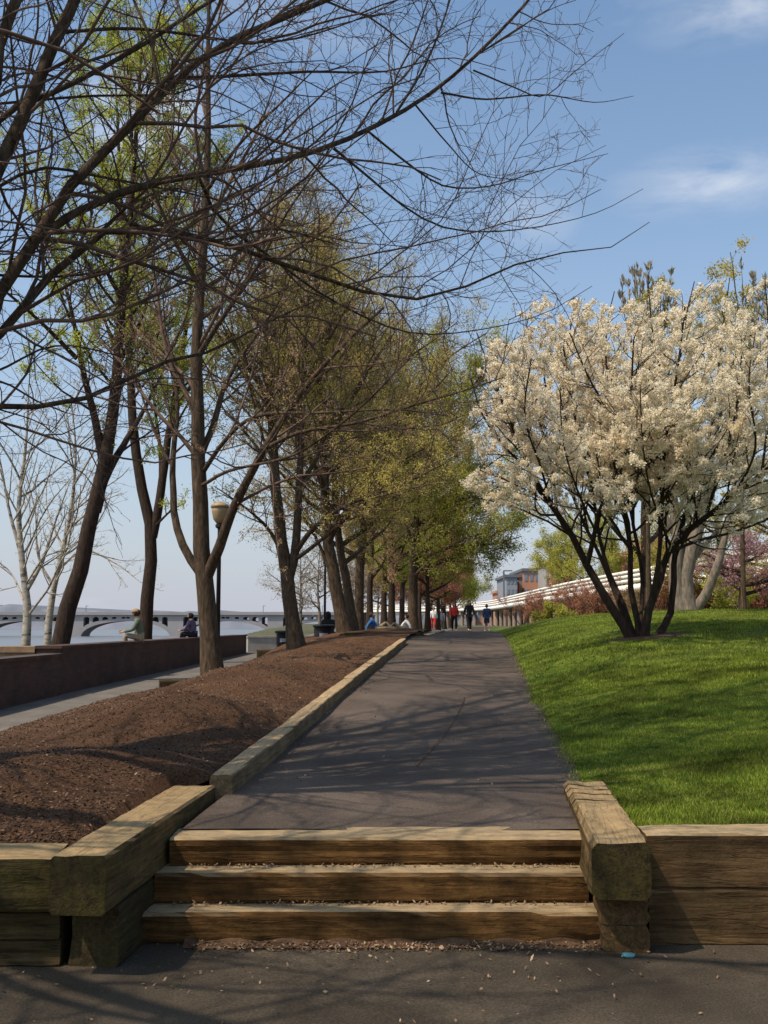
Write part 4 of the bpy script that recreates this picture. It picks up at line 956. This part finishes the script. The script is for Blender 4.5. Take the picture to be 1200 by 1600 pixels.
# ---------------------------------------------------------------- people
def figure(name, parent, J, E, mat, sub=2):
    names=list(J); me=bpy.data.meshes.new(name)
    me.from_pydata([J[k][0] for k in names],[(names.index(a),names.index(b)) for a,b in E],[])
    me.materials.append(mat); o=bpy.data.objects.new(name,me); C.objects.link(o); o.parent=parent
    sk=o.modifiers.new('Skin','SKIN'); sk.use_smooth_shade=True
    for i,k in enumerate(names):
        d=me.skin_vertices[0].data[i]; r=J[k][1]; d.radius=r if isinstance(r,tuple) else (r,r); d.use_root=(i==0)
    s=o.modifiers.new('Sub','SUBSURF'); s.levels=sub; s.render_levels=sub
    return o
def person(loc,rz,label,pose='walk',top='red_cloth',legs='black_cloth',hair='hair_black',long_hair=False,ph=1,cap=None,shorts=False,group=None,sc=1.0,toplen=.86):
    p=empty('person',loc,label,'person',group,rz); p.scale=(sc,sc,sc)
    J={}
    def j(n,x,y,z,r): J[n]=((x,y,z),r)
    if pose=='walk':
        s=ph
        pel=(0,0,.93); ch=(0,.03,1.33)
        legsL=[(-.09,0,.88),(-.10,.16*s+.03,.50),(-.10,.20*s-.02,.09),(-.10,.20*s+.13,.035)]
        legsR=[(.09,0,.88),(.10,-.04*s+.05,.49),(.10,-.26*s,.12),(.10,-.26*s+.13,.05)]
        armL=[(-.19,.02,1.40),(-.25,-.08*s,1.13),(-.25,-.10*s+.10,.90)]
        armR=[(.19,.02,1.40),(.25,.10*s,1.13),(.24,.14*s+.12,.92)]
        nk=(0,.04,1.50); hd=(0,.07,1.60); ht=(0,.07,1.70)
    elif pose=='sit':
        pel=(0,0,.10); ch=(0,.08,.50)
        legsL=[(-.09,.02,.10),(-.12,.42,.16),(-.12,.45,-.28),(-.12,.58,-.33)]
        legsR=[(.09,.02,.10),(.12,.42,.15),(.12,.40,-.28),(.12,.53,-.33)]
        armL=[(-.19,.09,.57),(-.24,.20,.32),(-.14,.46,.26)]
        armR=[(.19,.09,.57),(.24,.20,.32),(.14,.46,.28)]
        nk=(0,.10,.67); hd=(0,.15,.77); ht=(0,.15,.87)
    else:  # reclining on the ground, propped on the arms
        pel=(0,0,.12); ch=(0,-.24,.42)
        legsL=[(-.09,.02,.12),(-.14,.38,.42),(-.14,.68,.08),(-.14,.80,.10)]
        legsR=[(.09,.02,.12),(.12,.48,.16),(.13,.90,.08),(.13,.98,.16)]
        armL=[(-.19,-.28,.50),(-.26,-.44,.28),(-.24,-.50,.04)]
        armR=[(.19,-.28,.50),(.26,-.44,.28),(.24,-.50,.04)]
        nk=(0,-.28,.62); hd=(0,-.27,.73); ht=(0,-.27,.83)
    mid=tuple((a+b)/2 for a,b in zip(pel,ch))
    j('pel',*pel,.09); j('mid',*mid,.085); j('ch',*ch,.095); j('nk',*nk,.052); j('hd',*hd,(.075,.088)); j('ht',*ht,(.066,.078))
    E=[('pel','mid'),('mid','ch'),('ch','nk'),('nk','hd'),('hd','ht')]
    fw=Vector((0,1,0)); J['nose']=((hd[0],hd[1]+.105,hd[2]+.01),.013); E.append(('hd','nose'))
    for side,lg,ar in (('L',legsL,armL),('R',legsR,armR)):
        sg=-1 if side=='L' else 1
        for n,q,r in zip(('hip','kn','an','toe'),lg,(.085,.055,.038,.035)): j(n+side,*q,r)
        E+= [('pel','hip'+side),('hip'+side,'kn'+side),('kn'+side,'an'+side),('an'+side,'toe'+side)]
        for n,q,r in zip(('sh','el','wr'),ar,(.052,.040,.027)): j(n+side,*q,r)
        E+= [('ch','sh'+side),('sh'+side,'el'+side),('el'+side,'wr'+side)]
        d=(Vector(ar[2])-Vector(ar[1])).normalized(); wr=Vector(ar[2]); pa=wr+d*.06
        J['pa'+side]=(tuple(pa),(.034,.018)); E.append(('wr'+side,'pa'+side))
        side_v=d.cross(Vector((1,0,0))).normalized()
        for k,(o_,ln) in enumerate(((-.027,.062),(-.009,.075),(.009,.07),(.027,.055))):
            a=pa+side_v*o_+d*.03; bq=a+d*ln*.55-Vector((sg*.008,0,0)); cq=a+d*ln-Vector((sg*.026,0,0))
            J['f%d%s'%(k,side)]=(tuple(a),.009); J['g%d%s'%(k,side)]=(tuple(bq),.008); J['h%d%s'%(k,side)]=(tuple(cq),.007)
            E+=[('pa'+side,'f%d%s'%(k,side)),('f%d%s'%(k,side),'g%d%s'%(k,side)),('g%d%s'%(k,side),'h%d%s'%(k,side))]
        a=wr+side_v*-.035+d*.02; bq=wr+side_v*-.055+d*.06
        J['t'+side]=(tuple(a),.010); J['u'+side]=(tuple(bq),.008); E+=[('wr'+side,'t'+side),('t'+side,'u'+side)]
    figure('body',p,J,E,M['skin'])
    G_={k:(J[k][0],(J[k][1][0] if isinstance(J[k][1],tuple) else J[k][1])+.022) for k in ('mid','pel','ch','shL','elL','wrL','shR','elR','wrR')}
    G_['pel']=(G_['pel'][0],.155); G_['ch']=(G_['ch'][0],.165)
    for k in ('shL','shR'): G_[k]=(G_[k][0],.09); G_['mid']=(G_['mid'][0],.145)
    nc=tuple(a+(b-a)*.8 for a,b in zip(ch,nk)); G_['nc']=(nc,.08)
    figure('jacket',p,G_,[('pel','mid'),('mid','ch'),('ch','nc'),('ch','shL'),('shL','elL'),('elL','wrL'),('ch','shR'),('shR','elR'),('elR','wrR')],M[top])
    g={k:(J[k][0],J[k][1]+.022) for k in ('pel','hipL','knL','anL','hipR','knR','anR')}; e=[('pel','hipL'),('hipL','knL'),('knL','anL'),('pel','hipR'),('hipR','knR'),('knR','anR')]
    if shorts:
        g.pop('anL');g.pop('anR'); e=[x for x in e if 'anL' not in x and 'anR' not in x]
    g['pel']=(g['pel'][0],.14)
    figure('shorts' if shorts else 'trousers',p,g,e,M[legs])
    for side,lg in (('L',legsL),('R',legsR)):
        a,t=lg[2],lg[3]; figure('shoe',p,{'a':((a[0],a[1]-.03,a[2]-.05),.045),'t':(t,.045)},[('a','t')],M['white_cloth' if shorts else 'black_cloth'],1)
    bm=bmesh.new(); g2=bmesh.ops.create_icosphere(bm,subdivisions=3,radius=.115)
    for v in list(bm.verts):
        v.co=Vector((v.co.x*.9,v.co.y*1.05-.022,v.co.z*1.02+.03))
    bmesh.ops.delete(bm,geom=[v for v in bm.verts if v.co.y>.045 and v.co.z<.085],context='VERTS')
    if long_hair:
        for v in bm.verts:
            if v.co.z<0: v.co.z=v.co.z*3.0; v.co.x*=1.15
    o=obj_bm('hair',bm,M[hair],p,loc=hd,smooth=True)
    if cap:
        bm=bmesh.new(); lathe(bm,[(.118,.04),(.115,.08),(.085,.13),(.02,.155)],18)
        g3=[bm.verts.new(q) for q in ((-.08,.09,.045),(.08,.09,.045),(.06,.19,.035),(-.06,.19,.035))]; bm.faces.new(g3)
        obj_bm('cap',bm,M[cap],p,loc=hd,smooth=True)
    return p
zz=lambda y: float(pz(y))+.012
person(((709-600)/1600*62,62,zz(62)),math.pi,'person in a red jacket and black trousers walking down the path towards the camera',top='red_cloth',legs='black_cloth',hair='hair_red',long_hair=True,sc=.98)
person(((732.5-600)/1600*61,61,zz(61)),math.pi+.1,'person all in black with long dark hair walking beside the one in red',top='black_cloth',legs='black_cloth',hair='hair_black',long_hair=True,ph=-1,sc=1.04)
person(((760-600)/1600*66,66,zz(66)),.1,'person in a navy top and shorts walking away up the path, right of the pair',top='navy_cloth',legs='navy_cloth',hair='hair_brown',shorts=True,sc=.98)
person(((677-600)/1600*80,80,zz(80)),math.pi,'small far walker in a white top among the tree trunks',top='white_cloth',legs='red_cloth',hair='hair_brown')
person(((690-600)/1600*95,95,zz(95)),math.pi-.2,'small far walker in pale clothes on the path behind the person in red',top='grey_cloth',legs='khaki_cloth',hair='hair_brown',ph=-1)
Yp=27.2; Xw=-6.9+(27.2-21.25)*(1.05/20.75)
person(((222-600)/1600*Yp,Yp,1.14),math.pi/2+.2,'man in a cap and grey-green shirt sitting on the brick wall, facing the river',pose='sit',top='olive_cloth',legs='khaki_cloth',hair='hair_brown',cap='cap_tan',sc=.92)
Yp=34
person(((302-600)/1600*Yp+.05,Yp,1.14),math.pi/2-.2,'person in a purplish top seated on the wall, half hidden by the nearest trunk',pose='sit',top='purple_cloth',legs='black_cloth',hair='hair_black',sc=.88)
person(((515-600)/1600*36,36.2,1.06),.5,'person in a black coat seated behind the litter bin',pose='sit',top='black_cloth',legs='black_cloth',hair='hair_black',long_hair=True,sc=1.05)
person(((590-600)/1600*40,40,1.28),-1.6,'person in a blue top reclining on the bed beyond the timber planter',pose='recline',top='blue_cloth',legs='khaki_cloth',hair='hair_brown',sc=.85)
person(((627-600)/1600*44,44,1.28),1.6,'person in a white top reclining farther back, left of the straight path-side trunk',pose='recline',top='white_cloth',legs='khaki_cloth',hair='hair_brown',sc=.8)
# seat under the person in black
bm=bmesh.new(); bx(bm,-.9,.9,-.25,.25,.0,.42); bmesh.ops.bevel(bm,geom=bm.edges[:],offset=.02,segments=1,affect='EDGES')
tag(obj_bm('stone_seat',bm,M['concrete'],loc=((520-600)/1600*36,36.2,.62)),'low seat under the person in black behind the bin','bench')

# ---------------------------------------------------------------- arched bridge
br=empty('arched_bridge',(-81,400,-3.5),'long hazy stone bridge with wide arches across the river in the distance','bridge')
def bpart(name,bm,mat):
    for v in bm.verts: v.co -= Vector((-81,400,-3.5))
    return obj_bm(name,bm,mat,br)
pc=[-81+38.75*k for k in range(-6,3)]
for i in range(len(pc)-1):
    bm=bmesh.new(); xa,xb=pc[i],pc[i+1]; c=(xa+xb)/2; half=(xb-xa)/2
    st_=.25; x=xa
    while x<xb-1e-6:
        xm=x+st_/2-c; a=abs(xm)
        ht=half-2.2
        zt_ = -3.5+5.9*math.sqrt(max(0,1-(a/ht)**2)) if a<ht else None
        top=4.8
        if zt_ is None: bx(bm,x,x+st_,400,412,-3.6,top)
        else:
            ringt=zt_+1.0+.9*(a/ht)**2
            dpier=half-a
            ph=(dpier-3.0)%3.6
            op=(dpier>2.6) and ph<2.3 and ringt<3.6
            if op:
                otop=3.3+.75*math.sqrt(max(0,1-((ph-1.15)/1.15)**2))
                if otop-ringt>.5:
                    bx(bm,x,x+st_,400,412,zt_,ringt); bx(bm,x,x+st_,400,412,otop,top)
                else: bx(bm,x,x+st_,400,412,zt_,top)
            else: bx(bm,x,x+st_,400,412,zt_,top)
        x+=st_
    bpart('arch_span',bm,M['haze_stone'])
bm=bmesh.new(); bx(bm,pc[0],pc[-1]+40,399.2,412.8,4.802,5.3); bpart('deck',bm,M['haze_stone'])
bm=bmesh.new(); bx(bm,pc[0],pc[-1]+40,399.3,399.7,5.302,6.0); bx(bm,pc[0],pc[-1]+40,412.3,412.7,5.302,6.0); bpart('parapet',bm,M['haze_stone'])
for k in range(14):
    x=-300+k*23; bm=bmesh.new(); bx(bm,x-.12,x+.12,400.2,400.44,5.302,8.2); bx(bm,x-.12,x+.9,400.2,400.44,8.202,8.4); bpart('lamp_standard',bm,M['haze_dark'])
for i,(px,py,Y,lab) in enumerate(((197,990,170,'small white motorboat moored beyond the brick wall, left one'),(250,987,190,'small white motorboat beyond the wall, between the two trunks'),(414,992,150,'small pale boat on the river under the bridge, right of the nearest trunk'),(430,993,160,'small pale boat on the river next to the V-forked trunk'))):
    X=(px-600)/1600*Y; b=empty('motorboat',(X,Y,-3.45),lab,'boat','small boats on the river',.5*i)
    bm=bmesh.new(); pr=[(-2.2,.9),(-1.0,1.0),(.8,.9),(2.0,.45),(2.7,0)]
    top=[bm.verts.new((x,w,.9+.1*max(0,x))) for x,w in pr]+[bm.verts.new((x,-w,.9+.1*max(0,x))) for x,w in pr[::-1][1:]]
    bot=[bm.verts.new((v.co.x*.9,v.co.y*.6,0)) for v in top]; n=len(top); bm.faces.new(top); bm.faces.new(bot[::-1])
    for q in range(n): bm.faces.new((top[q],bot[q],bot[(q+1)%n],top[(q+1)%n]))
    obj_bm('hull',bm,M['white_paint'],b); bm=bmesh.new(); bx(bm,-.9,.9,-.6,.6,.95,1.9); bx(bm,-1.1,.7,-.7,.7,1.902,1.98)
    obj_bm('cabin',bm,M['white_paint'],b); bm=bmesh.new(); bx(bm,-.7,.7,-.605,.605,1.35,1.75); obj_bm('window',bm,M['glass'],b)

# ---------------------------------------------------------------- elevated road
er=empty('elevated_road',(26,150,0),'curving elevated road with three white rails on pale columns, beyond the lawn','viaduct')
cl=[(31,50),(27.5,70),(26,91),(25,112),(24.3,144),(25,200),(25.5,240),(24,262),(19,280),(8,300),(-12,320)]
clp=resample([(x,y,0) for x,y in cl],90)
def strip(name,off0,off1,z0,z1,mat,i0=0,i1=90):
    P=clp[i0:i1,:2]; T=np.gradient(P,axis=0); T/=np.linalg.norm(T,axis=1,keepdims=True); Nn=np.stack([-T[:,1],T[:,0]],-1)  # left normal
    A=P+Nn*off0; Bp=P+Nn*off1; n=len(P)
    V=[]; 
    for a,b in zip(A,Bp): V+=[(a[0]-26,a[1]-150,z0),(b[0]-26,b[1]-150,z0),(b[0]-26,b[1]-150,z1),(a[0]-26,a[1]-150,z1)]
    Fq=[]
    for i in range(n-1):
        for k in range(4): Fq.append((4*i+k,4*i+(k+1)%4,4*i+4+(k+1)%4,4*i+4+k))
    Fq += [(0,1,2,3),(4*n-1,4*n-2,4*n-3,4*n-4)]
    return mesh_np(name,V,Fq,mat,er)
strip('deck',-9,0,4.7,5.35,M['concrete']); strip('edge_beam',-.05,.25,4.75,5.5,M['cream'])
for z in (5.75,6.2,6.65): strip('rail',.02,.12,z,z+.34,M['cream'])
strip('rail',-8.9,-8.8,6.2,6.5,M['white_paint'])
s=np.concatenate([[0],np.cumsum(np.linalg.norm(np.diff(clp[:,:2],axis=0),axis=1))])
bm=bmesh.new()
for d in np.arange(1,s[-1],2.4):
    x=np.interp(d,s,clp[:,0]); y=np.interp(d,s,clp[:,1]); bx(bm,x-26-.06,x-26+.06,y-150-.06,y-150+.06,5.502,6.86)
obj_bm('rail_posts',bm,M['concrete'],er)
for d in np.arange(3,s[-1],9.0):
    x=np.interp(d,s,clp[:,0]); y=np.interp(d,s,clp[:,1]); x2=np.interp(min(d+.5,s[-1]),s,clp[:,0]); y2=np.interp(min(d+.5,s[-1]),s,clp[:,1])
    a=math.atan2(y2-y,x2-x)
    for off in (1.0,8.0):
        cx=x+math.sin(a)*off; cy=y-math.cos(a)*off
        bm=bmesh.new(); lathe(bm,[(.55,.4),(.45,.9),(.45,4.3),(.7,4.69)],12,(cx-26,cy-150)); obj_bm('column',bm,M['column'],er,smooth=False)

ub=empty('brick_building',(34,180,.9),'long low reddish-brown brick wall in shade beneath the elevated road','building')
for k,(x0,y0,x1,y1) in enumerate(((35,75,34,110),(34,110,33,150),(33,150,33.6,200),(33.6,200,33.6,245))):
    a=Vector((x0,y0,0)); b_=Vector((x1,y1,0)); bm=bmesh.new(); bx(bm,0,(b_-a).length-.01,-.2,.2,0,3.3); o=obj_bm('wall',bm,M['brick_far'],ub); o.location=a-Vector((34,180,0)); o.rotation_euler=(0,0,math.atan2((b_-a).y,(b_-a).x))
# ---------------------------------------------------------------- buildings
def building(name,x0,x1,y0,y1,z1,mat,roofm,label,cols,rows,wz0=2,roof_h=.8,cat='building',group=None):
    b=empty(name,((x0+x1)/2,y0,.9),label,cat,group); ox,oy=(x0+x1)/2,y0
    bm=bmesh.new(); bx(bm,x0-ox,x1-ox,0,y1-oy,0,z1-.9); obj_bm('wall',bm,mat,b)
    bm=bmesh.new(); bx(bm,x0-ox-.5,x1-ox+.5,-.5,y1-oy+.5,z1-.898,z1-.9+roof_h); obj_bm('roof',bm,roofm,b)
    for r in range(rows):
        for c in range(cols):
            w=(x1-x0)/cols; cx=x0-ox+w*(c+.5); cz=wz0+(z1-.9-wz0)*(r+.35)/rows; h=(z1-wz0)/rows*.5
            bm=bmesh.new(); bx(bm,cx-w*.3,cx+w*.3,-.10,.05,cz,cz+h); f=obj_bm('window',bm,M['steel_blue'],b)
            bm=bmesh.new(); bx(bm,cx-w*.25,cx+w*.25,-.13,-.02,cz+h*.08,cz+h*.92); obj_bm('pane',bm,M['glass'],f)
    return b
def Xp(px,Y): return (px-600)/1600*Y
def Zp(py,Y): return EYE+(975-py)/1600*Y
Y=300
building('brick_building',Xp(818,Y),Xp(851,Y),Y,Y+30,Zp(894,Y),M['brick_far'],M['slate'],'brick building with a dark flat roof and square windows above the elevated road',4,3)
building('brick_building',Xp(810,Y+3),Xp(817,Y+3),Y+3,Y+30,Zp(903,Y),M['brick_far'],M['slate'],'narrow brick wing attached left of the flat-roofed building',1,3)
building('office_block',Xp(791,Y-5),Xp(808,Y-5),Y-5,Y+20,Zp(905,Y),M['steel_blue'],M['slate'],'small blue-grey block left of the brick building',3,4)
building('brick_building',Xp(779,Y+40),Xp(793,Y+40),Y+40,Y+60,Zp(921,Y),M['brick_far'],M['brick_far'],'low pinkish brick building left of the blue-grey block',2,2)
building('brick_building',Xp(862,Y-20),Xp(900,Y-20),Y-20,Y+10,Zp(878,Y-20),M['brick_far'],M['concrete'],'tall brick building half hidden by the yellow-green tree',3,5)
building('brick_building',Xp(853,Y-15),Xp(861,Y-15),Y-15,Y,Zp(882,Y-20),M['concrete'],M['concrete'],'pale stone tower slab beside the tall brick building',1,5)
Y=150
sb=building('brick_building',Xp(995,Y),Xp(1080,Y),Y,Y+20,Zp(868,Y),M['brick_far'],M['brick_far'],'orange-red brick building with stepped gables seen through the blossom stems',6,3)
bm=bmesh.new()
for i,(a,b_,t) in enumerate(((1000,1012,845),(1012,1024,856),(1026,1040,838),(1044,1058,850),(1060,1075,842))):
    bx(bm,Xp(a,Y)-sb.location.x,Xp(b_,Y)-sb.location.x,.5+i*.01,8,Zp(868,Y)-.9+.81,Zp(t,Y)-.9)
obj_bm('gable',bm,M['brick_far'],sb)
bm=bmesh.new(); bx(bm,-.2,.2,-.2,.2,0,Zp(900,260)); bx(bm,-.15,2.2,-.15,.15,Zp(900,260)+.002,Zp(900,260)+.3)
tag(obj_bm('light_mast',bm,M['slate'],loc=(Xp(787,260),260,.9)),'thin light mast above the elevated road, left of the blue-grey block','mast')
# low far town edge behind the path's end
Y=420
for i,(a,b_,t,m_,lab) in enumerate(((700,742,962,'concrete','pale low building at the far end of the path'),(744,790,958,'brick_far','low brick building at the far end of the path, right of the pale one'),(640,698,955,'haze_stone','hazy pale building beyond the distant row of trunks'))):
    building('far_building',Xp(a,Y),Xp(b_,Y),Y+i*4,Y+20,Zp(t,Y)+.0,M[m_],M['slate'],lab,5,1,1.0)

# ---------------------------------------------------------------- world, sun, camera
S_ = Vector((-.57,-.33,1)).normalized()
el=math.asin(S_.z); az=math.atan2(S_.x,S_.y)
w=bpy.data.worlds.new('World'); bpy.context.scene.world=w; w.use_nodes=True
nt=w.node_tree; nt.nodes.clear()
out=nt.nodes.new('ShaderNodeOutputWorld'); bg=nt.nodes.new('ShaderNodeBackground'); nt.links.new(bg.outputs[0],out.inputs[0])
sky=nt.nodes.new('ShaderNodeTexSky'); sky.sky_type='NISHITA'; sky.sun_disc=False; sky.sun_elevation=el; sky.sun_rotation=az
sky.air_density=1.1; sky.dust_density=2.2; sky.ozone_density=1.6; sky.altitude=10
tc=nt.nodes.new('ShaderNodeTexCoord')
sep=nt.nodes.new('ShaderNodeSeparateXYZ'); nt.links.new(tc.outputs['Generated'],sep.inputs[0])
hz=ramp(nt,sep.outputs['Z'],[(0,(.85,)*3),(.10,(.60,)*3),(.28,(.22,)*3),(.6,(0,)*3)])
skc=mix(nt,1.0,sky.outputs[0],(1.30,1.52,1.58),'MULTIPLY')
col=mix(nt,hz,skc,(5.4,5.6,6.5))
mp=nt.nodes.new('ShaderNodeMapping'); mp.inputs['Scale'].default_value=(2.2,1.2,6.5); mp.inputs['Rotation'].default_value=(0,.25,0); mp.inputs['Location'].default_value=(.35,.1,.72)
nt.links.new(tc.outputs['Generated'],mp.inputs[0])
cf=noise(nt,mp.outputs[0],1.5,8,.55,.3)
cm=ramp(nt,cf,[(.6,(0,)*3),(.85,(.4,)*3)])
col=mix(nt,cm,col,(8.0,8.1,8.4))
# the small bright cloud wisps the photo shows
def wisp(col,px,py,sx,sy,amt):
    d=Vector(W(px,py,100))-Vector((0,0,EYE)); d.normalize()
    sub=nt.nodes.new('ShaderNodeVectorMath'); sub.operation='SUBTRACT'; nt.links.new(tc.outputs['Generated'],sub.inputs[0]); sub.inputs[1].default_value=d
    m2=nt.nodes.new('ShaderNodeMapping'); m2.vector_type='POINT'; m2.inputs['Rotation'].default_value=(0,.35,0); m2.inputs['Scale'].default_value=(1/sx,1/sx,1/sy); nt.links.new(sub.outputs[0],m2.inputs[0])
    ln=nt.nodes.new('ShaderNodeVectorMath'); ln.operation='LENGTH'; nt.links.new(m2.outputs[0],ln.inputs[0])
    g=ramp(nt,ln.outputs['Value'],[(0,(1,1,1)),(1,(0,0,0))])
    mpn=nt.nodes.new('ShaderNodeMapping'); mpn.inputs['Scale'].default_value=(3,3,9); mpn.inputs['Rotation'].default_value=(0,.35,0); nt.links.new(tc.outputs['Generated'],mpn.inputs[0])
    nn=ramp(nt,noise(nt,mpn.outputs[0],3.5,8,.6,.5),[(.35,(0,0,0)),(.65,(amt,)*3)])
    return mix(nt,mix(nt,1.0,g,nn,'MULTIPLY'),col,(9,9,9.2))
col=wisp(col,1110,285,.10,.035,.5); col=wisp(col,1160,15,.10,.03,.4); col=wisp(col,225,185,.07,.07,.9); col=wisp(col,830,345,.05,.03,.3)
nt.links.new(col,bg.inputs[0]); bg.inputs[1].default_value=.112
sun=bpy.data.lights.new('sun','SUN'); sun.energy=5.0; sun.angle=rad(.53); sun.color=(1,.87,.70)
so=bpy.data.objects.new('sun',sun); C.objects.link(so); so.rotation_euler=S_.to_track_quat('Z','Y').to_euler(); so.location=(-20,-10,30)
cam=bpy.data.cameras.new('camera'); co=bpy.data.objects.new('camera',cam); C.objects.link(co)
cam.sensor_fit='VERTICAL'; cam.sensor_height=36; cam.lens=36*F/1600; cam.clip_end=6000; cam.clip_start=.05
co.location=(0,0,EYE); co.rotation_euler=(math.pi/2+TILT,0,0)
sc=bpy.context.scene; sc.camera=co
sc.view_settings.view_transform='Standard'; sc.view_settings.look='None'; sc.view_settings.exposure=0
sc.render.engine='CYCLES'
sc.cycles.max_bounces=6; sc.cycles.transparent_max_bounces=4
